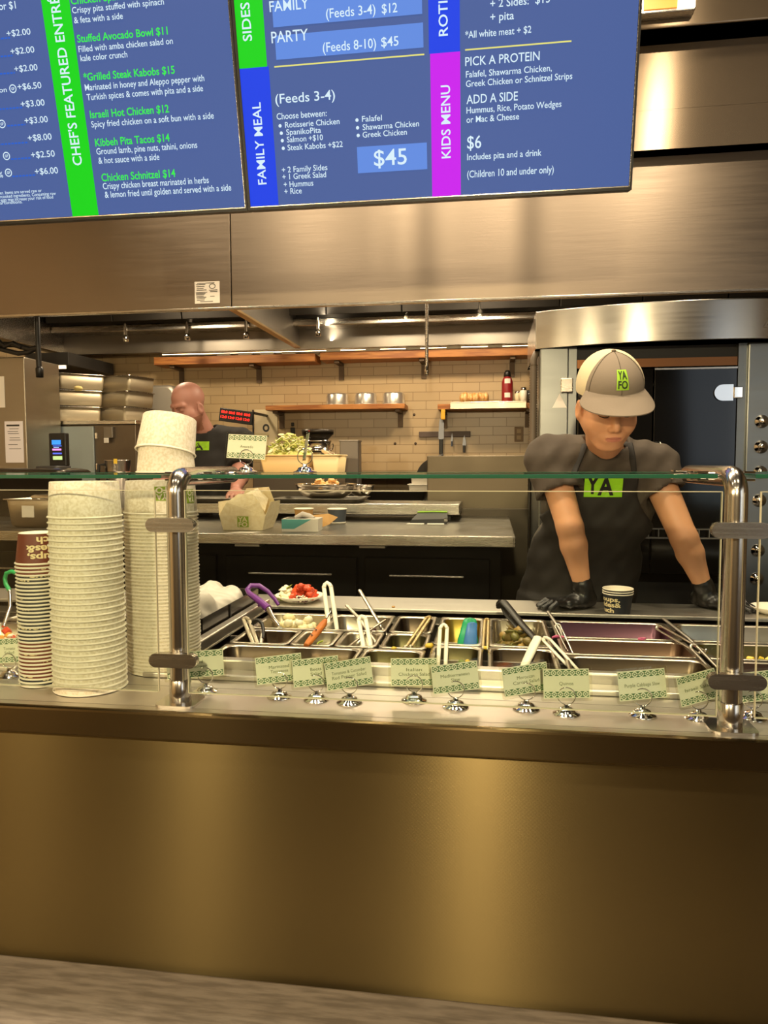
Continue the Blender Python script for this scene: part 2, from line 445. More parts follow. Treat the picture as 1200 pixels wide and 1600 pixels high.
# ------------------------------------------------------------------ serving counter
CX0, CX1 = -2.5, 3.0
ct = thing('serving_counter', 'long stainless steel serving counter with embossed front panel', 'counter', (0.2, .56, 0))
WX0, WX1, WY0, WY1 = -.105, 2.9, .225, .938       # the cold well
W2X1, W2X0 = -.46, -2.3                           # a second well at the far left
mb = MB()
for (a, b, c, d) in [(CX0, CX1, -.05, WY0), (CX0, CX1, WY1, 1.18), (W2X1, WX0, WY0, WY1), (CX0, W2X0, WY0, WY1), (WX1, CX1, WY0, WY1)]:
    mb.box(a, b, c, d, .884, .9)
mb.build('countertop', STEELT, ct)
mb = MB()      # rolled front edge
prof = [(-.05, .9), (-.054, .8995), (-.0575, .897), (-.058, .893), (-.058, .848), (-.054, .844), (-.036, .844), (-.036, .884), (-.05, .884)]
n = len(prof); mb.add([(CX0, y, z) for y, z in prof]+[(CX1, y, z) for y, z in prof], [(i, (i+1) % n, n+(i+1) % n, n+i) for i in range(n)], 0)
mb.build('front_edge', mat('edge_steel', '#7c6a4a', .24, 1, aniso=.9, tangent=(0, 0, 1)), ct)
mb = MB()
for y in (-.030, .098): mb.box(CX0, CX1, y-.0007, y+.0007, .9, .90035)
mb.build('seam_lines', STEELD, ct)
MB().box(CX0, CX1, -.03, -.012, .0, .884).build('front_panel', PANEL, ct)
MB().box(CX0, CX1, 1.10, 1.16, .06, .884).build('rear_panel', STEELD, ct)
mb = MB()
for (x0, x1) in ((WX0, WX1), (W2X0, W2X1)):
    mb.box(x0-.003, x0, WY0, WY1, .62, .898).box(x1, x1+.003, WY0, WY1, .62, .898).box(x0, x1, WY0-.003, WY0, .62, .898).box(x0, x1, WY1, WY1+.003, .62, .898).box(x0, x1, WY0, WY1, .60, .62)
mb.build('cold_well', STEELD, ct)
# raised rim around the well and the step in front of it
mb = MB()
for (x0, x1) in ((WX0, WX1), (W2X0, W2X1)):
    mb.box(x0-.03, x1, .196, .222, .9, .934, bev=.004)
    mb.box(x0-.05, x1, .150, .196, .9, .912, bev=.003)
    xs = x0-.03 if x0 == WX0 else x1
    mb.box(xs, xs+.028, .222, .94, .9, .93, bev=.004)
mb.build('well_rim', STEELT, ct)
mb = MB()
for (x0, x1) in ((WX0, WX1), (W2X0, W2X1)):
    for y in (.397, .567, .785): mb.box(x0, x1, y-.006, y+.006, .885, .897)
mb.build('pan_divider_bars', STEEL, ct)
MB().box(CX0, CX1, .9385, .946, .884, .908, bev=.003).build('rear_board_edge', STEELT, ct)

# ------------------------------------------------------------------ sneeze guard
def pill(mb, cx, cz, w, h, y0, y1, mi=0):
    pts = []
    r = h/2
    for k in range(13): a = -math.pi/2+math.pi*k/12; pts.append((cx+w/2-r+r*math.cos(a), cz+r*math.sin(a)))
    for k in range(13): a = math.pi/2+math.pi*k/12; pts.append((cx-w/2+r+r*math.cos(a), cz+r*math.sin(a)))
    M = Matrix(((1, 0, 0, 0), (0, 0, -1, 0), (0, 1, 0, 0), (0, 0, 0, 1)))
    mb.prism(pts, -y1, -y0, mi, M, True)
def post(X, label):
    t = thing('sneeze_guard_post', label, 'post', (X, 0, .9), 'sneeze guard posts')
    r = .019
    path = [(X, 0, .94)]+[(X, 0, .94+.37*i/4) for i in range(1, 5)]
    rb = .032
    path += [(X, rb-rb*math.cos(a), 1.3125+rb*math.sin(a)) for a in [math.pi/2*k/8 for k in range(9)]]
    path += [(X, .1, 1.3445), (X, .2, 1.3445), (X, .31, 1.3445)]
    MB().tube(path, r, 28).build('tube', STEELP, t)
    MB().lathe([(.0205, 0), (.0212, .002), (.0212, .042), (.0195, .044)], 32, M=Matrix.Translation((X, 0, .905))).build('collar', STEELP, t)
    s = .040; mb = MB()
    pts = []
    for qx, qy, a0 in ((1, 1, 0), (-1, 1, 90), (-1, -1, 180), (1, -1, 270)):
        for k in range(6): a = R(a0+90*k/5); pts.append((X+qx*(s-.014)+.014*math.cos(a), qy*(s-.014)+.014*math.sin(a)))
    mb.prism([(x, y*.92) for x, y in pts], .9002, .905, smooth=False); mb.build('base_flange', STEELP, t)
    for z in (1.254, .992):
        c = MB(); pill(c, X, z, .096, .027, -.0345, -.0195); c.build('glass_clamp', STEEL, t, label='pill shaped steel clamp gripping the glass')
    for y in (.07, .12, .25):
        for sx in (-1, 1):
            c = MB(); c.tube([(X+sx*.017, y, 1.3445), (X+sx*.03, y, 1.3445)], .008, 12)
            c.box(min(X+sx*.03, X+sx*.05), max(X+sx*.03, X+sx*.05), y-.012, y+.012, 1.3495, 1.3535, bev=.001).box(min(X+sx*.03, X+sx*.05), max(X+sx*.03, X+sx*.05), y-.012, y+.012, 1.3355, 1.3395, bev=.001)
            c.build('shelf_clip', CHROME, t)
    return t
PL, PR = 0.0, 1.024
post(PL, 'polished steel sneeze guard post beside the tall cup stacks')
post(PR, 'polished steel sneeze guard post on the right, in front of the leaning worker')
def pane(x0, x1, label):
    t = thing('glass_front_pane', label, 'glass pane', ((x0+x1)/2, -.0265, .93), 'upright glass panes')
    MB().box(x0, x1, -.0295, -.0235, .93, 1.319).build('glass', GLASS, t)
    e = .0012; mb = MB()
    mb.box(x0, x1, -.0297, -.0233, 1.3190, 1.3202).box(x0-e, x0, -.0297, -.0233, .93, 1.3202).box(x1, x1+e, -.0297, -.0233, .93, 1.3202).box(x0, x1, -.0297, -.0233, .9288, .93)
    mb.build('polished_edge', CLEAREDGE, t)
pane(PL+.03, PR-.032, 'upright clear glass pane between the two steel posts')
pane(-2.2, PL-.032, 'upright clear glass pane in front of the tall cup stacks, left of the left post')
pane(PR+.032, 2.1, 'upright clear glass pane right of the right steel post')
def shelf(x0, x1, label):
    t = thing('glass_top_shelf', label, 'glass shelf', ((x0+x1)/2, .16, 1.34), 'glass top shelves')
    MB().box(x0, x1, .004, .34, 1.3420, 1.3485).build('glass', GLASS, t)
    MB().box(x0, x1, .0, .004, 1.3417, 1.3488, bev=.001).box(x0, x1, .34, .344, 1.3417, 1.3488, bev=.001).build('green_edge', GLASSE, t)
shelf(PL+.031, PR-.031, 'horizontal glass shelf with green edge between the two steel posts')
shelf(-2.2, PL-.031, 'horizontal glass shelf with green edge above the cup stacks')
shelf(PR+.031, 2.1, 'horizontal glass shelf with green edge right of the right post')
# ------------------------------------------------------------------ menu screens
def scr(name, col, k=1.0):
    m = bpy.data.materials.new(name); m.use_nodes = True; b = m.node_tree.nodes['Principled BSDF']
    b.inputs['Base Color'].default_value = (.01, .01, .012, 1); b.inputs['Roughness'].default_value = .45; b.inputs['Specular IOR Level'].default_value = .08
    b.inputs['Emission Color'].default_value = srgb(col); b.inputs['Emission Strength'].default_value = k
    return m
S_BG = scr('screen_slate_blue', '#4a63a0', .92); S_W = scr('screen_white', '#d9f0fb'); S_G = scr('screen_lime', '#00d412'); S_GT = scr('screen_lime_text', '#35f04c')
S_B = scr('screen_blue', '#0a3fe6'); S_M = scr('screen_magenta', '#cb10ec'); S_LB = scr('screen_light_blue', '#5f8be0'); S_Y = scr('screen_yellow', '#e8e27a')
TXT1= [('or $1', -0.7542, 0.6038, 0.0568, 0.0203, 'w'), ('+$2.00', -0.7425, 0.5308, 0.0807, 0.0173, 'w'), ('+$2.00', -0.7392, 0.4813, 0.0812, 0.0174, 'w'), ('+$2.00', -0.7355, 0.432, 0.0792, 0.0177, 'w'), ('on', -0.7996, 0.3786, 0.0268, 0.0144, 'w'), ('+$6.50', -0.7343, 0.3814, 0.0818, 0.0179, 'w'), ('+$3.00', -0.7327, 0.3321, 0.0823, 0.0181, 'w'), ('+$3.00', -0.7286, 0.2839, 0.0806, 0.0183, 'w'), ('+$8.00', -0.7269, 0.2332, 0.0832, 0.0186, 'w'), ('+$2.50', -0.7249, 0.183, 0.0833, 0.0188, 'w'), ('%', -0.8499, 0.1313, 0.0141, 0.0173, 'w'), ('+$6.00', -0.7207, 0.133, 0.0816, 0.0191, 'w'), ('to order. Items are served raw or', -0.8933, 0.0801, 0.186, 0.0097, 'w'), ('undercooked ingredients. Consuming raw', -0.8865, 0.0688, 0.2276, 0.0098, 'w'), ('shellfish or eggs may increase your risk of food', -0.9215, 0.0582, 0.2515, 0.0098, 'w'), ('medical conditions.', -0.8994, 0.0496, 0.1171, 0.0098, 'w'), ('Crispy pita stuffed with spinach', -0.5147, 0.5757, 0.297, 0.0168, 'w'), ('& feta with a side', -0.5127, 0.5489, 0.1595, 0.0169, 'w'), ('Filled with amba chicken salad on', -0.5109, 0.4708, 0.3085, 0.0172, 'w'), ('kale color crunch', -0.5086, 0.4458, 0.1551, 0.0174, 'w'), ('Marinated in honey and Aleppo pepper with', -0.5069, 0.364, 0.3929, 0.0178, 'w'), ('Turkish spices & comes with pita and a side', -0.5049, 0.3367, 0.3838, 0.0179, 'w'), ('Spicy fried chicken on a soft bun with a side', -0.502, 0.2591, 0.4076, 0.0182, 'w'), ('Ground lamb, pine nuts, tahini, onions', -0.4972, 0.18, 0.3397, 0.0186, 'w'), ('& hot sauce with a side', -0.4947, 0.153, 0.2076, 0.0187, 'w'), ('Crispy chicken breast marinated in herbs', -0.4911, 0.0766, 0.3604, 0.019, 'w'), ('& lemon fried until golden and served with a side', -0.4883, 0.0508, 0.4294, 0.0192, 'w'), ('Chicken Spinach', -0.5149, 0.5994, 0.194, 0.02, 'g'), ('Stuffed Avocado Bowl $11', -0.5108, 0.4971, 0.2953, 0.0206, 'g'), ('*Grilled Steak Kabobs $15', -0.5069, 0.3911, 0.3009, 0.0211, 'g'), ('Israeli Hot Chicken $12', -0.5022, 0.2856, 0.2642, 0.0217, 'g'), ('Kibbeh Pita Tacos $14', -0.4977, 0.2041, 0.2516, 0.0221, 'g'), ('Chicken Schnitzel $14', -0.492, 0.1006, 0.2524, 0.0227, 'g')]
TXT2= [('FAMILY', 0.1072, 0.53, 0.1189, 0.0277, 'w'), ('(Feeds 3-4)', 0.2762, 0.5007, 0.1469, 0.0244, 'w'), ('$12', 0.4419, 0.4997, 0.0451, 0.0242, 'w'), ('PARTY', 0.1065, 0.4491, 0.1122, 0.03, 'w'), ('(Feeds 8-10)', 0.2613, 0.414, 0.1603, 0.025, 'w'), ('$45', 0.4369, 0.415, 0.0513, 0.0247, 'w'), ('(Feeds 3-4)', 0.1054, 0.2868, 0.1858, 0.0261, 'w'), ('Choose between:', 0.106, 0.243, 0.1569, 0.0176, 'w'), ('Rotisserie Chicken', 0.1305, 0.2189, 0.1709, 0.016, 'w'), ('SpanikoPita', 0.1329, 0.1985, 0.1094, 0.0161, 'w'), ('Salmon +$10', 0.1334, 0.1778, 0.1136, 0.0161, 'w'), ('Steak Kabobs +$22', 0.1338, 0.1552, 0.1742, 0.0162, 'w'), ('Falafel', 0.3707, 0.2205, 0.061, 0.0156, 'w'), ('Shawarma Chicken', 0.3718, 0.1976, 0.1719, 0.0158, 'w'), ('Greek Chicken', 0.3708, 0.1769, 0.1355, 0.0159, 'w'), ('$45', 0.4031, 0.096, 0.1011, 0.0447, 'w'), ('+ 2 Family Sides', 0.1105, 0.093, 0.1456, 0.0165, 'w'), ('+ 1 Greek Salad', 0.111, 0.0729, 0.1398, 0.0165, 'w'), ('+ Hummus', 0.1135, 0.0508, 0.0951, 0.0166, 'w'), ('+ Rice', 0.114, 0.0304, 0.0561, 0.0168, 'w'), ('+ 2 Sides:  $13', 0.7536, 0.4891, 0.1662, 0.0205, 'w'), ('+ pita', 0.7538, 0.4558, 0.0669, 0.0207, 'w'), ('*All white meat + $2', 0.6825, 0.4183, 0.1874, 0.0178, 'w'), ('PICK A PROTEIN', 0.6822, 0.3474, 0.2128, 0.0231, 'w'), ('Falafel, Shawarma Chicken,', 0.684, 0.3173, 0.2461, 0.0167, 'w'), ('Greek Chicken or Schnitzel Strips', 0.6839, 0.2928, 0.3047, 0.0168, 'w'), ('ADD A SIDE', 0.6856, 0.2479, 0.1493, 0.0237, 'w'), ('Hummus, Rice, Potato Wedges', 0.6855, 0.2226, 0.2748, 0.017, 'w'), ('or Mac & Cheese', 0.6854, 0.1976, 0.154, 0.0172, 'w'), ('$6', 0.6871, 0.1274, 0.042, 0.0349, 'w'), ('Includes pita and a drink', 0.687, 0.096, 0.2198, 0.0176, 'w'), ('(Children 10 and under only)', 0.6869, 0.0474, 0.2567, 0.0196, 'w')]
TVT = R(13)
TVO = (-.1627, .973, 2.1876); EZ = (0, -math.sin(TVT), math.cos(TVT))
sf = plane_fn(TVO, (1, 0, 0), EZ)
def menu_tv(u0, u1, lab):
    c = sf((u0+u1)/2, 0)
    t = thing('menu_screen', lab, 'screen', c, 'menu screens')
    M = Matrix.Translation(TVO) @ Matrix.Rotation(TVT, 4, 'X')
    H = .664
    MB().box(u0-.009, u1+.009, .004, .05, -.013, H+.009, bev=.003, M=M).build('casing', BLACK, t)
    mb = MB(); mb.box(u0-.009, u1+.009, -.003, .004, -.0035, -.0005, M=M)
    mb.box(u1+.001, u1+.0025, -.003, .004, 0, H, M=M); mb.build('bezel_trim', STEEL, t)
    mb = MB(); mb.box(u0-.009, u0, -.004, .004, -.0035, H+.009, M=M).box(u1+.0025, u1+.009, -.004, .004, -.0035, H+.009, M=M).box(u0-.009, u1+.009, -.004, .004, H, H+.009, M=M).box(u0-.009, u1+.009, -.004, .004, -.012, -.0035, M=M)
    mb.build('bezel', BLACK, t)
    mb = MB(); rect(mb, sf, u0, 0, u1, H, d=.001); mb.build('display', S_BG, t)
    mb = MB(); mb.tube([sf(u0+.25, .35, -.05), Vector(sf(u0+.25, .35, -.05))+Vector((0, .2, 0)), (sf(u0+.25, .35).x, 1.25, 3.72)], .02, 10); mb.tube([sf(u1-.25, .35, -.05), Vector(sf(u1-.25, .35, -.05))+Vector((0, .2, 0)), (sf(u1-.25, .35).x, 1.25, 3.72)], .02, 10)
    mb.build('mounting_pole', BLACK, t)
    return t
tv1 = menu_tv(-1.186, -.0195, 'left menu screen listing featured entrees with a green banner')
tv2 = menu_tv(0.0, 1.1625, 'right menu screen listing family meal and kids menu with blue and magenta banners')
f2 = lambda d: (lambda u, v: sf(u, v, d))
def vtext(mb, s, u, v0, v1, cap, mi=0, bold=.012):
    text(mb, s, lambda a, b: sf(u-b, v0+a, .003), 0, 0, v1-v0, cap, mi, bold)
def menu_lines(rows, t, kinds):
    for k, nm, m in kinds:
        for s, u, v, w, cap, kk in rows:
            if kk == k: mb = MB(); text(mb, s, f2(.003), u, v, w, cap, 0, .006 if k == 'w' else .016); mb.build(nm, m, t)
        if k == 'w':
            for a in ([("CHEF'S FEATURED ENTR\u00c9ES", -.552, .1522, .664, .0309)] if t is tv1 else [('SIDES', .0464, .4601, .5604, .0278), ('FAMILY MEAL', .0578, .0627, .2945, .0271), ('ROTISSERIE', .632, .4291, .6318, .0259), ('KIDS MENU', .637, .1051, .3018, .0271)]):
                mb = MB(); vtext(mb, *a); mb.build('banner_lettering', m, t)
        mb = MB()
        if k == 'w':
            if t is tv2:
                for bu, bv in [(0.1147, 0.2253), (0.1171, 0.2047), (0.1186, 0.1838), (0.12, 0.1621), (0.3553, 0.226), (0.3562, 0.2049), (0.3572, 0.1837)]:
                    mb.quad([sf(bu+.005*math.cos(a*math.pi/6), bv+.005*math.sin(a*math.pi/6), .003) for a in range(12)])
            if t is tv1:
                for bu, bv in [(-0.7512, 0.3863), (-0.8088, 0.2886), (-0.8118, 0.1942), (-0.8148, 0.1443)]:
                    for a in range(16):
                        p = [(rr*math.cos(q), rr*math.sin(q)) for rr, q in ((.0125, a*math.pi/8), (.0125, (a+1)*math.pi/8), (.0095, (a+1)*math.pi/8), (.0095, a*math.pi/8))]
                        mb.quad([sf(bu+x, bv+y, .003) for x, y in p])
                    text(mb, 'GF', f2(.003), bu, bv-.004, .011, .008, align='c', bold=.02)
            mb.build('menu_symbols', m, t)
# banner of the left screen (a straight vertical strip)
mb = MB(); rect(mb, sf, -.612, .0, -.5195, .664, d=.002); mb.build('green_banner', S_G, tv1)
mb = MB()
for (a, b), (c, d) in [((-0.86, 0.5271), (-0.7342, 0.528)), ((-0.86, 0.4783), (-0.7352, 0.4786)), ((-0.86, 0.4306), (-0.7359, 0.4304)), ((-0.8592, 0.3314), (-0.7283, 0.3317)), ((-0.792, 0.2819), (-0.7286, 0.2836)), ((-0.86, 0.2296), (-0.7299, 0.2293)), ((-0.7978, 0.1838), (-0.7249, 0.1835)), ((-0.8034, 0.1321), (-0.721, 0.1314))]:
    x = a
    while x < c-.002:
        rect(mb, sf, x, b-.002, min(x+.009, c), b+.0025, d=.002); x += .012
mb.build('dotted_price_lines', scr('screen_dot_blue', '#1f5fd0'), tv1)
menu_lines(TXT1, tv1, (('w', 'white_lettering', S_W), ('g', 'lime_lettering', S_GT)))
mb = MB(); rect(mb, sf, .0, .389, .087, .664, d=.002); mb.build('green_banner', S_G, tv2)
mb = MB(); rect(mb, sf, .0, 0, .092, .389, d=.002); mb.build('blue_banner', S_B, tv2)
mb = MB(); rect(mb, sf, .577, .3865, .667, .664, d=.002); mb.build('blue_banner', S_B, tv2)
mb = MB(); rect(mb, sf, .580, 0, .6675, .3865, d=.002); mb.build('magenta_banner', S_M, tv2)
for q in ((.115, .490, .5590, .558), (.117, .4045, .5610, .468), (.3515, .0783, .566, .152)):
    mb = MB(); rect(mb, sf, *q, d=.002); mb.build('price_panel', S_LB, tv2)
for q in ((.109, .3845, .563, .3885), (.682, .3870, .983, .391)):
    mb = MB(); rect(mb, sf, *q, d=.002); mb.build('yellow_rule', S_Y, tv2)
menu_lines(TXT2, tv2, (('w', 'white_lettering', S_W),))

# ------------------------------------------------------------------ stainless soffit over the hood
mb = MB()
mb.box(XL, XR, 2.30, 2.382, 2.810, 2.984).box(XL, XR, 2.301, 2.382, 2.984, 2.988).box(XL, XR, 2.30, 2.382, 2.988, 3.275).box(XL, XR, 2.16, 2.36, 3.275, 3.72, bev=.006)
struct(mb, 'trim_2', SOFFIT)
t = thing('soffit_lamp', 'slim glowing lamp on the steel soffit right of the menu screens', 'lamp', (1.35, 2.14, 3.31))
MB().box(1.225, 1.455, 2.10, 2.159, 3.305, 3.378, bev=.004).build('housing', STEEL, t)
MB().box(1.24, 1.40, 2.094, 2.101, 3.318, 3.370).build('amber_reflector', glow('amber_glow', '#d98a35', .9), t)
MB().box(1.38, 1.452, 2.092, 2.100, 3.315, 3.372).build('bright_tube', glow('white_hot', '#ffe9b8', 8), t)

# ------------------------------------------------------------------ exhaust hood
HX0, HX1, HY0, HY1, HZ = -2.5, 3.3, 2.385, 3.74, 2.176
SEAM = -.741
h = thing('exhaust_hood', 'long stainless steel exhaust hood above the cooking line', 'hood', (0, 3, HZ))
for a, b in ((HX0, SEAM-.003), (SEAM+.003, HX1)):
    mb = MB(); mb.box(a, b, HY0, HY0+.025, HZ, 2.86, bev=.002)
    mb.build('front_panel', STEELB, h)
mb = MB(); mb.box(HX0, HX1, HY0-.004, HY0+.03, HZ-.006, HZ+.006, bev=.002); mb.build('drip_edge', STEEL, h)
MB().box(HX0, HX1, HY0+.02, HY1, 2.66, 2.72).build('roof_panel', STEELD, h)
MB().box(HX0-.02, HX0, HY0, HY1, HZ, 2.72).build('end_panel', STEEL, h); MB().box(HX1, HX1+.02, HY0, HY1, HZ, 2.72).build('end_panel', STEEL, h)
mb = MB(); mb.box(HX0, HX1, 3.70, HY1, 2.165, 2.30).box(HX0, HX1, 3.60, 3.72, 2.345, 2.66); mb.build('rear_panel', STEELD, h)
mb = MB(); mb.box(HX0, HX1, 3.55, 3.70, 2.293, 2.342, bev=.006); mb.build('grease_gutter', STEEL, h)
mb = MB()
k = HX0+.02
MF = Matrix.Translation((0, 3.46, 2.345)) @ Matrix.Rotation(R(14), 4, 'X') @ Matrix.Translation((0, -3.46, -2.345))
while k < HX1-.3:
    mb.box(k+.003, k+.497, 3.46, 3.50, 2.345, 2.66, bev=.004, M=MF); k += .50
mb.build('baffle_filters', FILTER, h)
mb = MB(); mb.box(SEAM-.012, SEAM+.012, HY0+.02, 3.72, HZ-.004, 2.66); mb.build('partition', STEELD, h)
MB().box(SEAM-.02, SEAM+.02, HY0+.02, 3.74, HZ-.008, HZ+.004).build('partition_trim', mat('brass_toned_steel', '#b89a68', .35, 1), h)
for x in (-1.92, -1.47, -1.05, -.55):
    m = MB(); m.tube([(x, 3.52, 2.34), (x, 3.52, 2.24)], .012, 10).lathe([(.0, 0), (.02, .0), (.022, .03), (.012, .045)], 14, M=Matrix.Translation((x, 3.52, 2.215)))
    m.build('spray_nozzle', CHROME, h)
st = MB()
ff = plane_fn((-.940, HY0-.0045, 2.203), (1, 0, 0), (0, 0, 1))
r2 = MB().box(-.940, -.803, HY0-.0035, HY0-.0005, 2.203, 2.316, bev=.0014)
lab = r2.build('rating_sticker', PAPER, h)
mb = MB()
for v, a, b in [(.098, .01, .06), (.088, .01, .055), (.078, .012, .05), (.070, .012, .066), (.058, .008, .07), (.052, .008, .06), (.046, .008, .055), (.039, .01, .05), (.033, .01, .064), (.026, .012, .058), (.018, .012, .055), (.010, .03, .1), (.068, .08, .125), (.060, .085, .125), (.036, .085, .11), (.105, .015, .11)]:
    rect(mb, ff, a, v-.0014, b, v+.0014)
for a in range(20):
    q = [(.018*math.cos(w)*r_+.098, .013*math.sin(w)*r_+.088) for r_, w in ((1, a*math.pi/10), (1, (a+1)*math.pi/10), (.8, (a+1)*math.pi/10), (.8, a*math.pi/10))]
    mb.quad([ff(*p) for p in q])
mb.build('sticker_print', INK, lab)
for x, y in HOODL:
    m = MB().lathe([(.0, -.04), (.06, -.03), (.085, 0), (.09, .03), (.06, .05), (0, .06)], 20, M=Matrix.Translation((x, y, 2.60))); m.build('hood_lamp', LAMPG, h)
t = thing('drop_pipe', 'thin steel pipe hanging down from the hood in front of the tiles', 'pipe', (.223, 3.0, 1.88))
MB().tube([(.223, 3.0, 2.66), (.223, 3.0, 1.93)], .010, 12).build('pipe', STEEL, t)
MB().lathe([(0, 0), (.012, .004), (.015, .03), (.011, .06)], 14, M=Matrix.Translation((.223, 3.0, 1.878))).build('nozzle_tip', CHROME, t)

# ------------------------------------------------------------------ rotisserie oven behind the worker
OY = 1.86
ov = thing('rotisserie_oven', 'large stainless rotisserie oven with black glass doors behind the leaning worker', 'oven', (1.6, 2.2, 0))
rings = []
arc = []
for k in range(25):
    a = R(-24+48*k/24); arc.append((1.452+1.64*math.sin(a), 3.36-1.64*math.cos(a)))
bz = lambda x: (0, 0)
rings = [[(x, y+dy, z) for x, y in arc] for z, dy in ((1.852, .012), (1.848, .004), (1.8485, .001), (1.850, 0), (1.852, 0), (1.93, 0), (1.999, 0), (2.001, 0), (2.0035, .001), (2.005, .004), (2.0055, .03))]
mb = MB(); V = [p for r_ in rings for p in r_]; nn = len(arc)
mb.add(V, [(i*nn+k, i*nn+k+1, (i+1)*nn+k+1, (i+1)*nn+k) for i in range(len(rings)-1) for k in range(nn-1)], 0, True)
top = [(x, y, 2.0055) for x, y in arc]+[(2.12, 2.6, 2.0055), (.785, 2.6, 2.0055)]; mb.quad(top)
bot = [(x, y+.012, 1.853) for x, y in arc]+[(2.12, 2.6, 1.853), (.785, 2.6, 1.853)]; mb.quad(bot[::-1])
mb.box(.784, .789, arc[0][1], 2.6, 1.85, 2.0055).box(2.115, 2.12, arc[0][1], 2.6, 1.85, 2.0055)
band = mb.build('curved_fascia', mat('fascia_steel', '#c8c4bc', .24, 1, noise=.1, nscale=4, stretch=(1, 1, 25), aniso=.6, tangent=(0, 0, 1)), ov)
mb = MB()
def bandfn(u, v):
    a = u/1.64; return Vector((1.452+1.6415*math.sin(a), 3.36-1.6415*math.cos(a), v))
text(mb, 'Z', bandfn, .19, 1.890, .055, .075, shear=.25); mb.build('maker_mark', STEELD, band)
mb = MB().box(.802, .922, OY, 2.6, .08, 1.853, bev=.006).box(.922, .955, OY+.01, 2.6, .08, 1.853); mb.build('left_column', mat('column_steel', '#8e918f', .36, 1, noise=.15, nscale=6, stretch=(1, 1, 12)), ov)
mb = MB().box(1.597, 1.63, OY+.005, 2.6, .08, 1.853).box(1.63, 2.10, OY-.01, 2.6, .08, 1.853, bev=.006); mb.build('right_column', mat('column_steel', '#a7aaa8'), ov)
MB().box(.955, 1.597, 2.3, 2.6, .08, 1.853).box(.955, 1.597, OY+.03, 2.3, 1.80, 1.853).box(.955, 1.597, OY+.03, 2.3, .08, .86).build('cabinet', NEARBLK, ov)
MB().box(.957, 1.595, OY+.012, OY+.03, 1.765, 1.80).build('brown_reflection_rail', mat('brown_reflection_rail', '#8a5f3f', .35, 1), ov)  # brownish reflection above the doors, put into the metal colour
for a, b in ((.960, 1.262), (1.268, 1.592)):
    d = MB().box(a, b, OY-.004, OY+.012, .90, 1.757, bev=.003).build('glass_door', BLACKG, ov)
    if a > 1.2:
        MB().box(a, b, OY-.006, OY-.004, 1.750, 1.757).build('door_edge', STEEL, d)
mb = MB(); c = []
for k in range(13): an = math.pi/2+math.pi*k/12; c.append((1.535+.033*math.cos(an), 1.652+.033*math.sin(an)))
c += [(1.575, 1.619), (1.575, 1.685)]
mb.prism(c, -(OY-.003), -(OY-.014), 0, Matrix(((1, 0, 0, 0), (0, 0, -1, 0), (0, 1, 0, 0), (0, 0, 0, 1)))).box(1.575, 1.612, OY-.02, OY, 1.628, 1.676, bev=.004); mb.build('door_hinge', CHROME, ov)
MB().box(.888, .938, OY-.024, OY-.001, 1.662, 1.722, bev=.004).build('door_latch', STEEL, ov)
MB().tube([(1.286, OY-.004, 1.44), (1.286, OY-.035, 1.44)], .008, 10).ell((1.286, OY-.045, 1.44), (.016, .016, .016)).build('door_knob', CHROME, ov)
for z in (1.533, 1.43, 1.327, 1.212, 1.006, .888):
    MB().lathe([(.027, 0), (.027, .003), (.014, .005), (.014, .012), (.010, .019), (0, .021)], 16, M=Matrix.Translation((1.688, OY-.0105, z)) @ Matrix.Rotation(R(90), 4, 'X')).build('dome_bolt', CHROME, ov)
mb = MB(); fz = plane_fn((.855, OY-.0015, 1.60), (1, 0, 0), (0, 0, 1)); mb.quad([fz(0, 0), fz(.06, 0), fz(.03, .06)]); mb.build('warning_sticker', PAPER, ov)
mb = MB(); mb.box(.96, 1.6, OY-.03, OY-.006, 1.052, 1.058).box(.96, 1.6, OY-.03, OY-.006, 1.09, 1.094)
for k in range(16): mb.box(.97+k*.04, .974+k*.04, OY-.03, OY-.006, 1.058, 1.09)
mb.build('drip_rack', STEELD, ov)
mb = MB(); pr = []
for k in range(36): pr += [(.014, k*.011), (.0185, k*.011+.0055)]
mb.lathe(pr, 16, M=Matrix.Translation((.780, 1.93, 1.40))); mb.tube([(.780, 1.93, 1.79), (.780, 1.93, 1.815), (.79, 1.94, 1.84), (.81, 1.96, 1.845)], .014, 10); mb.build('ribbed_hose', mat('hose_taupe', '#6d6152', .5), ov)
# ------------------------------------------------------------------ nested paper bowls and cups on the counter
ORD = ['topmost', 'second', 'third', 'fourth', 'fifth', 'sixth', 'seventh', 'eighth', 'ninth', 'tenth', 'eleventh', 'twelfth', 'thirteenth', 'fourteenth', 'fifteenth', 'sixteenth', 'seventeenth', 'eighteenth', 'nineteenth', 'twentieth']
TENS = {20: 'twenty', 30: 'thirty', 40: 'forty'}
TENTH = {20: 'twentieth', 30: 'thirtieth', 40: 'fortieth'}
def ordw(k):
    if k < 20: return ORD[k]
    n = k+1; t = n//10*10
    return TENTH[t] if n == t else TENS[t]+'-'+['', 'first', 'second', 'third', 'fourth', 'fifth', 'sixth', 'seventh', 'eighth', 'ninth'][n-t]
def yafo(mb, fn, s, mi_bg, mi_ink, d=.0005, ink=True, rows=2):
    """the square shop mark: four block letters in a lime square"""
    h = s if rows == 2 else s*.62
    for k in range(10): rect(mb, lambda u, v, dd=0: fn(u, v, d), s*k/10, 0, s*(k+1)/10, h, mi_bg)
    f = lambda u, v: fn(u, v, d*2)
    if rows == 2:
        text(mb, 'YA', f, s*.06, s*.53, s*.82, s*.40, mi_ink, .03); text(mb, 'FO', f, s*.10, s*.06, s*.80, s*.40, mi_ink, .03)
    else: text(mb, 'YA', f, s*.05, h*.12, s*.70, h*.74, mi_ink, .03)
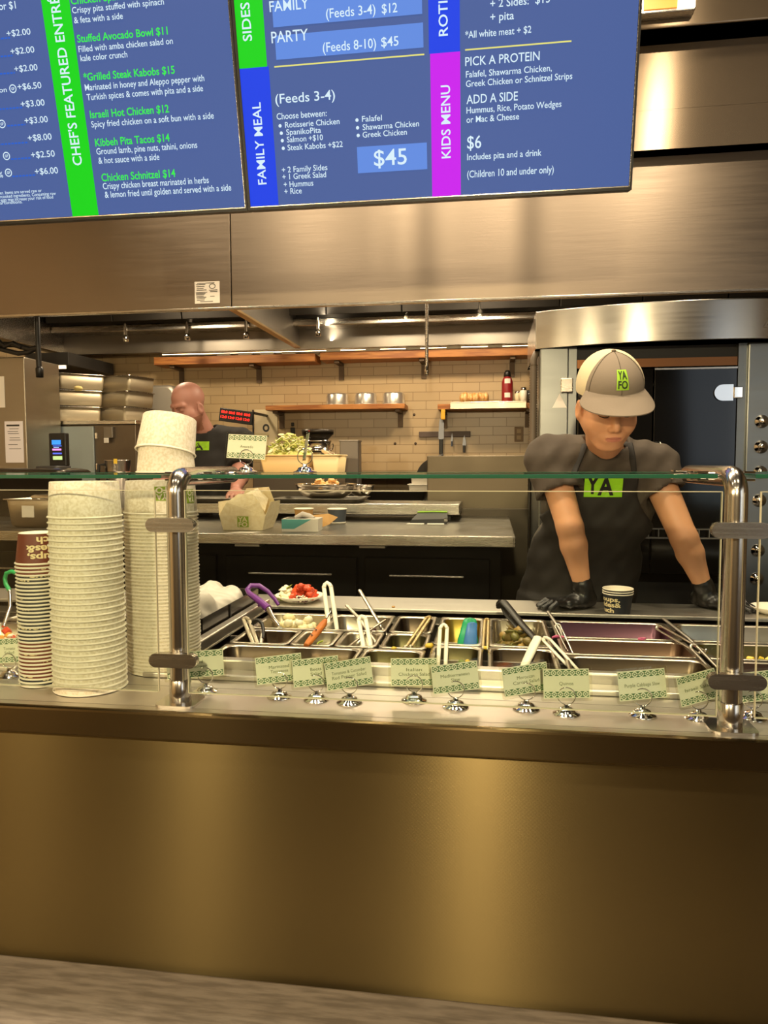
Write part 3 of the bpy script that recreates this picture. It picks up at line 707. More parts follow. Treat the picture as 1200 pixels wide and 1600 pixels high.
def bowl_mesh(name, rr, rb, hh, logo=False, th=.0007):
    """upside-down paper bowl: rim down at z 0, base up"""
    p = [(0, hh-.004), (rb-.003, hh-.004), (rb-.0025, hh-.0004), (rb-.0012, hh), (rb, hh-.001), (rr-.002, .0045), (rr, .0038), (rr+.0012, .0022), (rr, .0006), (rr-.0022, .001), (rr-.0025, .0045)]
    q = [(rr-.002-th, .0046), (rb-th, hh-.006), (0, hh-.0062)]
    mb = MB(); mb.lathe(p[:6], 48, 0); mb.lathe(p[5:], 48, 1); mb.lathe([p[-1]]+q, 48, 1)
    if logo:
        def fn(u, v, d=0):
            z = hh-.012-v; r_ = rr-.002+(rb-rr+.002)*(z-.0045)/(hh-.0055); a = -u/rr
            r_ += .0002+d; return Vector((r_*math.sin(a+LOGA), -r_*math.cos(a+LOGA), z))
        yafo(mb, fn, .031, 2, 1, .0003)
    me = mb.build(name, [BOWLM, BOWLIN, LIMEV])
    return me
LOGA = R(37)
def stack(proto, n, x, y, z0, sp, lab, cat, group, jit=.0006):
    for k in range(n):             # k = 0 is the topmost
        o = proto if k == 0 else proto.copy()
        if k: COL.objects.link(o)
        o.location = (x+random.uniform(-jit, jit), y+random.uniform(-jit, jit), z0+sp*(n-1-k)); o.rotation_euler = (0, 0, random.uniform(0, 6.28) if k else 0)
        o['label'] = lab(k); o['category'] = cat; o['group'] = group
    return proto
A = bowl_mesh('paper_bowl', .0735, .0675, .074)
# no arc drawn on the topmost bowl; the arc there is a cast shadow
stack(A, 32, -.232, .072, .9005, .0116, lambda k: 'white speckled paper bowl, '+('topmost of' if k == 0 else ordw(k)+' from the top in')+' the front tall stack', 'bowl', 'front stack of paper bowls')
B = bowl_mesh('paper_bowl', .0815, .0755, .074, logo=True)
stack(B, 47, -.142, .235, .9005, .00778, lambda k: 'large speckled paper bowl, '+('topmost of' if k == 0 else ordw(k)+' from the top in')+' the stack behind the post', 'bowl', 'rear stack of paper bowls')
C2 = bowl_mesh('paper_bowl', .066, .0585, .068)
C2.location = (-.126, .232, 1.3496); C2['label'] = 'speckled paper bowl upside down on the glass shelf, under the tilted one'; C2['category'] = 'bowl'; C2['group'] = 'bowls on the glass shelf'
C3 = C2.copy(); COL.objects.link(C3); C3.location = (-.127, .232, 1.3935); C3.rotation_euler = (R(-13), R(3), 0); C3.scale = (1.01, 1.01, 1.22)
C3['label'] = 'tilted speckled paper bowl, topmost above the glass shelf'
def cup_mesh(name, body, inverted=True):
    rr, rb, hh = .0455, .0375, .066
    p = [(0, hh-.004), (rb-.003, hh-.004), (rb-.0015, hh), (rb, hh-.001)]
    mb = MB(); mb.lathe(p, 40, 0); mb.lathe([(rb, hh-.001), (rr-.001, .0045)], 40, 1); mb.lathe([(rr-.001, .0045), (rr+.0005, .004), (rr+.0017, .0024), (rr+.0005, .0006), (rr-.0014, .001), (rr-.0018, .0045), (rb-.0008, hh-.006), (0, hh-.0062)], 40, 0)
    def fn(u, v):
        z = hh-.005-v; r_ = rr-.001+(rb-rr+.001)*(z-.0045)/(hh-.0055)+.0003; a = -u/rr
        return Vector((r_*math.sin(a), -r_*math.cos(a), z))
    for s, v, w in (('soups,', .0375, .078), ('sides&', .0200, .082), ('such', .0025, .058)):
        for off in (0, .13):
            text(mb, s, fn, off-.04, v, w, .0140, 2, .03)
    return mb.build(name, [CUPRIM, body, LETTER])
CB = cup_mesh('printed_cup', BROWN); CN = cup_mesh('printed_cup', NAVY)
used = {}
CXY = (-.352, .088)
for k in range(34):
    br = k < 4 or 22 <= k < 32
    src = CB if br else CN
    if src.name in used: o = src.copy(); COL.objects.link(o)
    else: o = src; used[src.name] = 1
    o.location = (CXY[0]+random.uniform(-.0007, .0007), CXY[1]+random.uniform(-.0007, .0007), .9005+.00785*(33-k)); o.rotation_euler = (0, 0, R(52) if k == 0 else random.uniform(0, 6.28))
    o['label'] = ('brown' if br else 'navy')+' printed paper cup upside down, '+('topmost of' if k == 0 else ordw(k)+' from the top in')+' the thin stack'; o['category'] = 'cup'; o['group'] = 'stack of printed cups'
lab = ['topmost of the three upright navy cups beside the worker\'s hand', 'middle one of three nested navy cups beside the worker\'s hand', 'lowest of three nested navy cups beside the worker\'s hand']
for k in range(3):
    o = CN.copy(); COL.objects.link(o); o.rotation_euler = (math.pi, 0, R(160+70*k)); o.location = (.995, 1.0, .9002+.066+.0072*(2-k))
    if k == 2: o.rotation_euler = (math.pi, 0, R(-32))
    o['label'] = lab[k]; o['category'] = 'cup'; o['group'] = 'navy cups on the rear board'

# ------------------------------------------------------------------ food pans
def rring(x0, x1, y0, y1, z, ins, rad=.022, n=5):
    x0 += ins; x1 -= ins; y0 += ins; y1 -= ins; rad = max(.004, min(rad, (x1-x0)/2.01, (y1-y0)/2.01)); P = []
    for cx, cy, a0 in ((x1-rad, y1-rad, 0), (x0+rad, y1-rad, 90), (x0+rad, y0+rad, 180), (x1-rad, y0+rad, 270)):
        for k in range(n): a = R(a0+90*k/(n-1)); P.append((cx+rad*math.cos(a), cy+rad*math.sin(a), z))
    return P
def pan(x0, x1, y0, y1, lab, z=.92, depth=.09, m=PANSTEEL, group='food pans in the cold well', tub_tint=None):
    t = thing('food_pan', lab, 'food pan', ((x0+x1)/2, (y0+y1)/2, z-depth), group)
    pr = [(.009, z-.003), (.0, z-.003), (-.0003, z-.0015), (.0, z), (.009, z), (.0115, z-.003), (.018, z-depth+.012), (.03, z-depth)]
    MB().loft([rring(x0, x1, y0, y1, zz, i, .012 if i < .005 else .024) for i, zz in pr[:6]], 0).build('rim', PANSTEEL, t)
    mb = MB(); mb.loft([rring(x0, x1, y0, y1, zz, i, .024) for i, zz in pr[5:]], 0, cap1=True)
    mb.loft([rring(x0, x1, y0, y1, zz, i-.001, .024) for i, zz in [(.0105, z-.004), (.017, z-depth+.011), (.029, z-depth-.001)]], 0, cap1=True)
    mb.build('tub', m, t)
    return t
def heap(name, lab, cat, x0, x1, y0, y1, z0, z1, n, size, mats, seed, kinds='e', group=None, base=None):
    rnd = random.Random(seed); mb = MB()
    nb = 10; V = []; F = []
    for i in range(nb+1):
        for j in range(nb+1):
            fx, fy = i/nb, j/nb; e = min(1, 4*min(fx, 1-fx, fy, 1-fy)+.35)
            V.append((x0+(x1-x0)*fx, y0+(y1-y0)*fy, z0+(z1-z0)*.45*e*rnd.uniform(.5, 1)))
    for i in range(nb):
        for j in range(nb): F.append((i*(nb+1)+j, (i+1)*(nb+1)+j, (i+1)*(nb+1)+j+1, i*(nb+1)+j+1))
    mb.add(V, F, 0, True)
    for k in range(n):
        fx, fy = rnd.random(), rnd.random(); e = min(1, 3*min(fx, 1-fx, fy, 1-fy)+.3)
        s = size*rnd.uniform(.6, 1.25); mi = rnd.randrange(len(mats))
        c = Vector((x0+s+(x1-x0-2*s)*fx, y0+s+(y1-y0-2*s)*fy, z0+(z1-z0)*e*rnd.uniform(.35, 1)))
        M = Matrix.Translation(c) @ Matrix.Rotation(rnd.uniform(0, 6.3), 4, 'Z') @ Matrix.Rotation(rnd.uniform(-.7, .7), 4, 'X') @ Matrix.Rotation(rnd.uniform(-.7, .7), 4, 'Y')
        kd = rnd.choice(kinds)
        if kd == 'e': mb.ell((0, 0, 0), (s, s*.8, s*.7), 8, 6, mi, M, .18, rnd)
        elif kd == 'c': mb.box(-s*.7, s*.7, -s*.7, s*.7, -s*.6, s*.6, mi, s*.2, 1, M)
        elif kd == 's': mb.tube([(-s*1.6, 0, 0), (-s*.5, s*.3, .1*s), (s*.6, s*.2, -.1*s), (s*1.6, -s*.3, 0)], s*.22, 5, mi=mi, M=M)
        elif kd == 'r': mb.tube([(s*math.cos(a*math.pi/5), s*math.sin(a*math.pi/5), 0) for a in range(8)], s*.2, 5, mi=mi, M=M)
        elif kd == 'f': mb.ell((0, 0, 0), (s*1.3, s*.7, s*.16), 8, 4, mi, M, .2, rnd)
    return solo(mb, name, mats, lab, cat, group, 'stuff')
fd = lambda n, c, r=.5, **k: mat(n, c, r, **k)
CAUL = [fd('cauliflower_cream', '#e9dba9'), fd('cauliflower_pale', '#f1e8c8')]
BEET = [fd('beet_dark', '#3a1a22', .3), fd('beet_plum', '#4d2230', .3)]
ORANGEF = [fd('orange_slaw', '#c07a22'), fd('orange_slaw_light', '#d79a3a')]
GREENF = [fd('herb_green', '#6d7d2a'), fd('leaf_green', '#8a9a36'), fd('corn_yellow', '#d8b63a')]
YELF = [fd('corn_yellow', '#d8b63a'), fd('pepper_yellow', '#e0c52f')]
MUSH = [fd('vine_leaf_olive', '#6f6a34', .4), fd('vine_leaf_brown', '#7c6a3a', .4), fd('pepper_tan', '#a98b4c', .4), fd('vine_leaf_olive', '#6f6a34')]
CARR = [fd('carrot_orange', '#d06a1e', .4)]
PURP = [fd('cabbage_magenta', '#8d2b5e', .35), fd('cabbage_pink', '#c0567f', .35)]
MARO = [fd('beet_maroon', '#5d1f26', .3), fd('beet_red', '#7a2a30', .3)]
PINKP = mat('purple_reflection_steel', '#6d4d5c', .34, 1)  # purple reflected from the cabbage, put into the tub metal
ROSE = mat('rose_reflection_steel', '#7d6455', .34, 1)  # pinkish food reflection painted into the tub metal
OLIVE = mat('olive_reflection_steel', '#746d4e', .34, 1)  # olive of the reflected food, put into the tub metal
YELP = mat('yellow_reflection_steel', '#a7924a', .34, 1)  # yellow food colour reflected in the walls, painted into the metal
BRNP = mat('brown_tinted_steel', '#615447', .34, 1)  # even brown tint over the whole tub
Y1a, Y1b, Y2a, Y2b, Y3a, Y3b = .232, .391, .403, .561, .573, .779
P = pan
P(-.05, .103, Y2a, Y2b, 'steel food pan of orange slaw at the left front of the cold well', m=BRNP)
heap('orange_slaw', 'orange slaw in the left front food pan', 'food', -.03, .083, Y2a+.02, Y2b-.02, .838, .888, 60, .012, ORANGEF, 1, 'sse')
P(.107, .216, Y2a, Y2b, 'nearly empty steel food pan with green pepper rings, in front of the cauliflower')
heap('green_pepper', 'few green pepper pieces at the back of a nearly empty pan', 'food', .135, .185, Y2b-.06, Y2b-.022, .838, .895, 14, .010, [fd('pepper_green', '#a6b43a'), fd('pepper_lime', '#c3cf58')], 2, 'r')
P(.220, .326, Y2a, Y2b, 'empty grey steel food pan right of the orange-handled knife', depth=.06)
P(-.05, .145, Y3a, Y3b, 'steel food pan heaped with cauliflower at the left rear')
heap('cauliflower', 'cream cauliflower florets heaped in the left rear pan', 'food', -.03, .125, Y3a+.02, Y3b-.02, .845, .925, 110, .015, CAUL, 3, 'ee')
P(.149, .326, Y3a, Y3b, 'steel food pan of dark beets behind the white tongs')
heap('dark_beets', 'dark plum beet cubes in the pan behind the white tongs', 'food', .169, .306, Y3a+.02, Y3b-.02, .845, .90, 90, .012, BEET, 4, 'ec')
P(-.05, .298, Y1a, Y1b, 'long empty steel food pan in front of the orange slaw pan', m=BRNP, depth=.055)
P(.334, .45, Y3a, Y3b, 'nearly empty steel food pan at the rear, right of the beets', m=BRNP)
heap('roast_scraps', 'few roasted scraps in the rear pan right of the beets', 'food', .38, .43, Y3a+.02, Y3a+.10, .838, .905, 20, .009, [fd('roast_tan', '#b98e4f'), fd('roast_rose', '#a86d55')], 5, 'ef')
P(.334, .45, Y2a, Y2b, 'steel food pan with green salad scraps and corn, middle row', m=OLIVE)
heap('green_salad', 'green salad scraps with corn in the middle row pan', 'food', .354, .432, Y2a+.02, Y2b-.02, .838, .885, 50, .009, GREENF, 6, 'sfe')
P(.302, .45, Y1a, Y1b, 'shallow steel food pan behind the card with upright ring, left of the white tongs', m=OLIVE)
heap('corn_relish', 'yellow corn relish in the front pan left of the white tongs', 'food', .36, .43, Y1a+.02, Y1b-.02, .84, .915, 45, .0085, YELF, 7, 'e')
P(.462, .586, .455, Y3b, 'yellow tinted steel food pan holding the blue and green scoop', m=YELP)
heap('yellow_dressing', 'yellow dressing with pepper bits in the pan with the blue scoop', 'food', .482, .566, .48, Y3b-.02, .838, .87, 40, .008, YELF, 8, 'es')
P(.462, .586, Y1a, .445, 'olive tinted steel food pan with yellow bits in front of the blue scoop', m=OLIVE)
heap('yellow_bits', 'yellow and green bits in the pan in front of the blue scoop', 'food', .52, .57, Y1a+.02, .425, .838, .90, 36, .008, YELF+GREENF[:1], 9, 'es')
P(.598, .757, .455, Y3b, 'steel food pan of olive brown stuffed leaves under the black tongs')
heap('stuffed_leaves', 'olive brown stuffed leaves heaped under the black tongs', 'food', .62, .737, .48, Y3b-.02, .85, .925, 75, .019, MUSH, 10, 'eef')
P(.598, .757, Y1a, .445, 'brown tinted steel food pan with a carrot strip', m=BRNP)
heap('carrot_strips', 'few orange carrot strips in the brown tinted pan', 'food', .615, .66, Y1a+.03, .40, .838, .88, 12, .012, CARR, 11, 's')
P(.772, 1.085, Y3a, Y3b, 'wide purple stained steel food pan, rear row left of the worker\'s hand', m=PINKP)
heap('purple_cabbage', 'purple cabbage shreds left in the wide rear pan', 'food', .79, 1.065, Y3a+.02, Y3b-.02, .835, .85, 130, .011, PURP, 12, 'sf')
P(.772, 1.085, Y2a, Y2b, 'wide rose tinted steel food pan, middle row behind the hooped card', m=ROSE)
heap('pink_onions', 'few pink onion shreds in the wide middle pan', 'food', .79, 1.065, Y2a+.02, Y2b-.02, .835, .846, 60, .010, PURP[1:]+ORANGEF[:1], 13, 's')
P(.772, 1.085, Y1a, Y1b, 'wide empty dark steel food pan, front row behind the hooped card', m=BRNP, depth=.06)
P(1.097, 1.45, Y3a, Y3b, 'wide empty grey steel food pan in the rear row behind the right post')
P(1.097, 1.45, Y2a, Y2b, 'wide food pan of cucumber and corn behind the right post', m=OLIVE)
heap('cucumber_corn', 'cucumber and corn pieces in the pan behind the right post', 'food', 1.117, 1.43, Y2a+.02, Y2b-.02, .845, .905, 110, .013, [fd('cucumber_green', '#93a23e'), fd('corn_pale', '#e4cf6d'), fd('corn_yellow', '#d8b63a')], 14, 'ec')
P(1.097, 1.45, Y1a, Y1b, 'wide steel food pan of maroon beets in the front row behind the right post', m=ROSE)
heap('maroon_beets', 'maroon beet cubes in the front pan behind the right post', 'food', 1.117, 1.43, Y1a+.02, Y1b-.02, .84, .885, 100, .012, MARO, 15, 'c')
P(-.80, -.475, .25, .55, 'wide food pan of red and white salad behind the thin cup stack', group='food pans at the far left')
heap('red_salad', 'red and white chopped salad in the far left pan', 'food', -.78, -.495, .27, .53, .85, .925, 150, .012, [fd('tomato_red', '#c9492a', .35), fd('onion_white', '#f0e3cc'), fd('orange_slaw_light', '#d79a3a')], 16, 'ec')
P(-.80, -.475, .575, .78, 'wide grey food pan at the far left behind the red salad', group='food pans at the far left')
# loose pieces
def bit(name, lab, cat, c, s, m, kind='s', rot=.4):
    mb = MB(); M = Matrix.Translation(c) @ Matrix.Rotation(rot, 4, 'Z')
    if kind == 's': mb.tube([(-s*1.8, 0, 0), (-s*.5, s*.4, s*.15), (s*.6, s*.3, s*.1), (s*1.8, -s*.3, 0)], [s*.3, s*.42, s*.4, s*.25], 7, M=M)
    elif kind == 'r': mb.tube([(s*1.5*math.cos(a*math.pi/6), s*math.sin(a*math.pi/6), 0) for a in range(10)], s*.3, 6, M=M)
    else: mb.ell((0, 0, 0), (s, s*.8, s*.5), 9, 6, 0, M, .2, random.Random(int(s*1e5)))
    return solo(mb, name, m, lab, cat)
bit('onion_ring', 'pink onion ring stuck on the rim between the wide purple and rose pans', 'food scrap', (.985, .568, .9225), .007, PURP[1], 'r')
bit('onion_shred', 'pink onion shred dropped by the wire tongs', 'food scrap', (.775, .560, .922), .009, PURP[1])
bit('corn_clump', 'yellow corn clump fallen between the olive tinted pans', 'food scrap', (.592, .43, .921), .009, YELF[0], 'e')
bit('crumb', 'tan crumb on the steel board behind the salad pans', 'food scrap', (.29, 1.0, .9025), .006, fd('roast_tan', '#b98e4f'), 'e')
bit('corn_kernel', 'yellow kernel on the pan rim left of the corn relish', 'food scrap', (.372, .397, .9215), .007, YELF[0], 'e')

# ------------------------------------------------------------------ serving tools in the pans
def tongs(name, lab, a0, a1, b0, b1, w, m, th=.0032, tip=None, cat='tongs'):
    """two flat arms joined by a bend: a0-b0 tops, a1-b1 lower ends"""
    t = thing(name, lab, cat, a1, 'serving tools in the pans')
    A0, A1, B0, B1 = (Vector(q) for q in (a0, a1, b0, b1))
    d = (A1-A0).normalized()
    for p, q in ((A0, A1), (B0, B1)):
        qq = q+d*.035
        MB().tube([p, p+(qq-p)*.5, p+(qq-p)*.8, qq], [w*.9, w, w*.9, w*.8], 10, flat=.55).build('arm', m, t)
        MB().ell(tuple(qq+d*.006), (w*1.1, w*1.1, w*1.5), 10, 7).build('tip', tip or PANSTEEL, t)
    mid = (A0+B0)/2-d*w*1.6
    MB().tube([A0+d*.004, A0-d*w*.8+(B0-A0)*.18, mid, B0-d*w*.8-(B0-A0)*.18, B0+d*.004], w*.95, 10, flat=.8).build('spring_bend', m, t)
    return t
tongs('serving_tongs', 'long ivory handled tongs standing in the dark beets', (.119, .74, 1.010), (.152, .66, .904), (.140, .74, 1.012), (.174, .66, .906), .0068, WHITEP)
tongs('serving_tongs', 'ivory handled tongs leaning in the empty grey pan, tallest in the front row', (.262, .52, .962), (.297, .42, .893), (.281, .52, .966), (.314, .42, .895), .0060, WHITEP)
tongs('serving_tongs', 'upright ivory handled tongs in front of the blue scoop', (.481, .44, .966), (.481, .37, .896), (.498, .44, .967), (.499, .37, .896), .0052, WHITEP)
tongs('serving_tongs', 'slim ivory tongs leaning right, in the wide front pan', (.727, .405, .950), (.780, .34, .906), (.742, .40, .955), (.794, .34, .906), .0048, WHITEP)
tongs('serving_tongs', 'steel tongs leaning right in the cucumber pan beside the right post', (1.063, .42, .940), (1.085, .34, .914), (1.076, .42, .946), (1.099, .34, .918), .0042, PANSTEEL)
tongs('serving_tongs', 'steel tongs reaching from the purple pan to the cucumber pan', (1.030, .62, .937), (1.080, .50, .920), (1.042, .62, .945), (1.094, .50, .927), .0045, PANSTEEL)
tongs('wire_tongs', 'thin wire tongs standing in the wide rose tinted pan', (.766, .55, .954), (.780, .50, .929), (.779, .55, .957), (.803, .48, .903), .0024, PANSTEEL)
t = thing('serving_tongs', 'broad ivory tong arm leaning left of the slim tongs', 'tongs', (.686, .36, .909), 'serving tools in the pans')
MB().tube([(.716, .42, .953), (.706, .40, .939), (.686, .36, .909), (.676, .345, .893)], [.011, .012, .011, .009], 10, flat=.5).build('handle', WHITEP, t)
tongs('serving_tongs', 'short steel tongs with pale arm in the orange slaw', (-.072, .58, .942), (-.006, .46, .907), (-.052, .57, .942), (.006, .46, .905), .0058, mat('pale_metal', '#d9cfb8', .3, .7), tip=PANSTEEL)
t = thing('serving_tongs', 'black looped tongs in the orange slaw pan', 'tongs', (.01, .5, .92), 'serving tools in the pans')
MB().tube([(-.036, .545, .930), (-.032, .548, .944), (-.018, .545, .947), (-.004, .535, .940), (.004, .52, .928), (.012, .49, .910)], .0048, 8).build('black_loop', BLACK, t)
MB().tube([(.004, .515, .924), (.012, .47, .900), (.02, .45, .885)], .006, 10, flat=.5).build('steel_arm', PANSTEEL, t)
def rod(name, lab, pts, r, m, bowl=None, cat='serving spoon'):
    t = thing(name, lab, cat, pts[-1], 'serving tools in the pans')
    MB().tube(pts, r, 10, flat=.6).build('handle', m, t)
    e = Vector(pts[-1]); d = (e-Vector(pts[-2])).normalized(); q = e+d*.018
    MB().ell(tuple(q), (.016, .02, .007), 14, 8).build('spoon_bowl', bowl or PANSTEEL, t)
    return t
rod('serving_spoon', 'tall steel spoon handle rising from the rear pan with roasted scraps', [(.229, .72, 1.004), (.273, .66, .96), (.317, .60, .915), (.345, .585, .885)], .0058, PANSTEEL)
rod('serving_spoon', 'steel spoon leaning across the empty grey pan', [(.21, .62, .979), (.251, .58, .954), (.323, .47, .905), (.34, .45, .89)], .0055, PANSTEEL)
rod('serving_spoon', 'steel spoon slanting left over the front pans toward the knife', [(.318, .62, .941), (.28, .52, .925), (.247, .42, .908)], .0045, PANSTEEL)
rod('serving_spoon', 'grey spoon handle crossing behind the steel tongs near the right post', [(1.062, .69, .951), (1.10, .58, .925), (1.125, .53, .900)], .0055, STEELD)
rod('serving_spoon', 'dark thin spoon handle standing at the left end of the purple pan', [(.759, .69, .962), (.785, .61, .931), (.80, .59, .885)], .005, STEELD)
t = thing('serving_tongs', 'black plastic tongs leaning over the stuffed leaves', 'tongs', (.70, .55, .92), 'serving tools in the pans')
MB().tube([(.628, .80, .955), (.640, .78, .968), (.655, .74, .958), (.690, .62, .935), (.722, .52, .918)], [.012, .014, .0125, .011, .010], 12, flat=.45).build('upper_arm', BLACK, t)
MB().tube([(.640, .795, .950), (.650, .75, .938), (.672, .66, .928), (.684, .60, .922)], [.009, .010, .009, .008], 10, flat=.45).build('lower_arm', DGREY, t)
MB().tube([(.628, .80, .948), (.627, .806, .957), (.633, .803, .966)], .009, 10).build('hinge_end', BLACK, t)
t = thing('serving_spoon', 'purple looped handle spoon standing in the cauliflower', 'serving spoon', (.019, .64, .90), 'serving tools in the pans')
MB().tube([(-.052, .745, .938), (-.080, .765, .952), (-.108, .79, .962), (-.135, .82, .968), (-.147, .835, .977), (-.140, .85, .988), (-.116, .858, .987), (-.088, .857, .970), (-.062, .85, .945), (-.050, .843, .930)], [.0115, .011, .0095, .0085, .008, .0078, .0075, .0065, .006, .005], 12).build('purple_handle', PURPLE, t)
MB().tube([(-.054, .747, .939), (-.02, .69, .92), (.02, .64, .90), (.03, .625, .888)], [.0085, .0075, .007, .006], 12).build('steel_shaft', STEELP, t)
MB().tube([(-.080, .768, .951), (-.092, .775, .940)], .004, 8).build('hook', PURPLE, t)
tongs('serving_tongs', 'tan stained steel tongs lying over the divider left of the yellow tinted pan', (.428, .64, .945), (.402, .46, .921), (.440, .64, .947), (.416, .46, .923), .0052, mat('stained_tongs', '#b7a06c', .35, .7))
tongs('serving_tongs', 'tan stained steel tongs lying over the divider right of the blue scoop', (.588, .66, .940), (.586, .47, .921), (.598, .66, .941), (.597, .47, .922), .0048, mat('stained_tongs', '#b7a06c'))
bit('corn_clump', 'yellow corn clump on the divider before the tan stained tongs', 'food scrap', (.455, .43, .922), .012, YELF[0], 'e')
t = thing('spreader_knife', 'knife with an orange wooden handle leaning on the pan rim', 'knife', (.154, .40, .921), 'serving tools in the pans')
MB().tube([(.1775, .503, .962), (.174, .49, .954), (.165, .455, .939), (.156, .41, .925), (.153, .395, .921)], [.006, .0105, .0108, .0098, .007], 14, flat=.75).build('wooden_handle', HANDLEW, t)
MB().tube([(.179, .508, .965), (.185, .535, .978)], [.003, .002], 8).build('blade_tang', STEELP, t)
for q in ((.165, .450, .948), (.160, .425, .940)): MB().ell(q, (.0032, .0032, .002), 10, 6).build('rivet', CHROME, t)
t = thing('scoop', 'blue and green plastic scoop standing in the yellow tinted pan', 'scoop', (.548, .55, .905), 'serving tools in the pans')
MB().loft([[(.549+ .017*s*math.cos(a*math.pi/8)+dx, .60+dy+.008*math.sin(a*math.pi/8), z) for a in range(16)] for s, z, dx, dy in ((.3, .957, 0, 0), (.9, .955, 0, 0), (1.15, .945, .0, -.005), (1.3, .925, -.003, -.02), (1.6, .905, -.004, -.04), (1.6, .870, -.004, -.05))], cap0=True, cap1=True).build('green_back', GREENP, t)
MB().loft([[(.556+ .013*s*math.cos(a*math.pi/8)+dx, .585+dy+.008*math.sin(a*math.pi/8), z) for a in range(16)] for s, z, dx, dy in ((.4, .949, 0, 0), (1., .946, 0, 0), (1.15, .93, -.002, -.01), (1.35, .905, -.004, -.04), (1.3, .870, -.005, -.05))], cap0=True, cap1=True).build('blue_cup', BLUEP, t)
t = thing('serving_spoon', 'green looped handle spoon in the far left food pans', 'serving spoon', (-.74, .5, .92), 'serving tools in the pans')
MB().tube([(-.765, .60, 1.053), (-.780, .60, 1.058), (-.797, .60, 1.052), (-.802, .60, 1.036), (-.796, .595, 1.02), (-.778, .585, 1.005)], .006, 10).build('green_loop', mat('bright_green_plastic', '#2aa35b', .35), t)
MB().tube([(-.778, .585, 1.005), (-.76, .56, .96), (-.74, .50, .918)], .005, 10).build('steel_shaft', STEELP, t)

# ------------------------------------------------------------------ bag bin, salad plate, right bowl
t = thing('bag_bin', 'low black plastic bin holding white plastic bags at the left end of the well', 'bin', (-.245, .70, .9))
mb = MB(); x0, x1, y0, y1, z1 = -.36, -.142, .46, .93, .965
mb.box(x0, x1, y0, y0+.004, .9003, z1, bev=.001).box(x0, x1, y1-.004, y1, .9003, z1, bev=.001).box(x0, x0+.004, y0, y1, .9003, z1, bev=.001).box(x1-.004, x1, y0, y1, .9003, z1, bev=.001).box(x0, x1, y0, y1, .9003, .904)
mb.build('bin_body', mat('smoked_plastic', '#221d18', .2), t)
MB().box(x1-.001, x1+.003, .66, .668, .9003, z1).build('side_clip', BLACK, t)
rndb = np.random.RandomState(11); cs = [(rndb.uniform(-.30, -.20), rndb.uniform(.53, .87), rndb.uniform(.93, .972), rndb.uniform(.04, .055), rndb.uniform(-.8, .8)) for _ in range(9)]
def bagf(p):
    ds = [s_ell(p, (-.25, .7, .94), (.098, .21, .055))]
    for x, y, z, r, a in cs:
        Rm = [[math.cos(a), -math.sin(a), 0], [math.sin(a), math.cos(a), 0], [0, 0, 1]]
        ds.append(s_ell(p, (x, y, z), (r*.75, r*1.9, r), Rm))
    d = union(ds, .012)
    w = p[:, 0]*31+p[:, 1]*17+1.8*np.sin(p[:, 1]*23+p[:, 2]*19)
    d = d+.0045*np.abs(np.sin(w))+.003*np.abs(np.sin(p[:, 1]*61-p[:, 0]*47+1.5*np.sin(p[:, 2]*40)))
    return np.maximum(np.maximum(d, .906-p[:, 2]), np.maximum(np.maximum(p[:, 0]+.148, -.354-p[:, 0]), np.maximum(p[:, 1]-.924, .466-p[:, 1])))
b = sdf_obj(bagf, (-.37, .44, .89), (-.12, .96, 1.06), .006, 'plastic_bags', BAG, None)
b['label'] = 'crumpled white plastic bags bulging out of the black bin'; b['category'] = 'bag'
def plate(x, y, r, lab, name='paper_plate'):
    o = MB().lathe([(0, .004), (r*.6, .004), (r*.78, .012), (r, .024), (r+.001, .026), (r-.001, .0265), (r*.76, .0145), (r*.58, .0075), (0, .0075)], 40).build(name, WHITEP)
    o.location = (x, y, .9-.0035); o['label'] = lab; o['category'] = 'plate'; return o
plate(-.043, 1.07, .082, 'white paper plate piled with chopped salad on the rear board')
heap('chopped_tomatoes', 'orange red chopped tomatoes piled on the white plate', 'food', -.075, .018, 1.02, 1.12, .906, .955, 70, .014, [fd('tomato_orange', '#e0532b', .3), fd('tomato_red', '#c9492a', .3)], 21, 'ec')
heap('chopped_cucumber', 'green and white cucumber pieces on the left of the plate', 'food', -.115, -.06, 1.02, 1.12, .906, .945, 45, .013, [fd('cucumber_green', '#93a23e', .4), fd('onion_white', '#f0e3cc', .4), fd('cauliflower_pale', '#f1e8c8')], 22, 'fce')
heap('onion_strips', 'plum onion strips at the front edge of the plate', 'food', -.05, .0, 1.0, 1.04, .908, .925, 22, .010, [fd('beet_plum', '#7a3040', .35), fd('onion_white', '#f0e3cc')], 23, 's')
plate(1.475, 1.06, .07, 'cream paper plate on the rear board right of the right post')

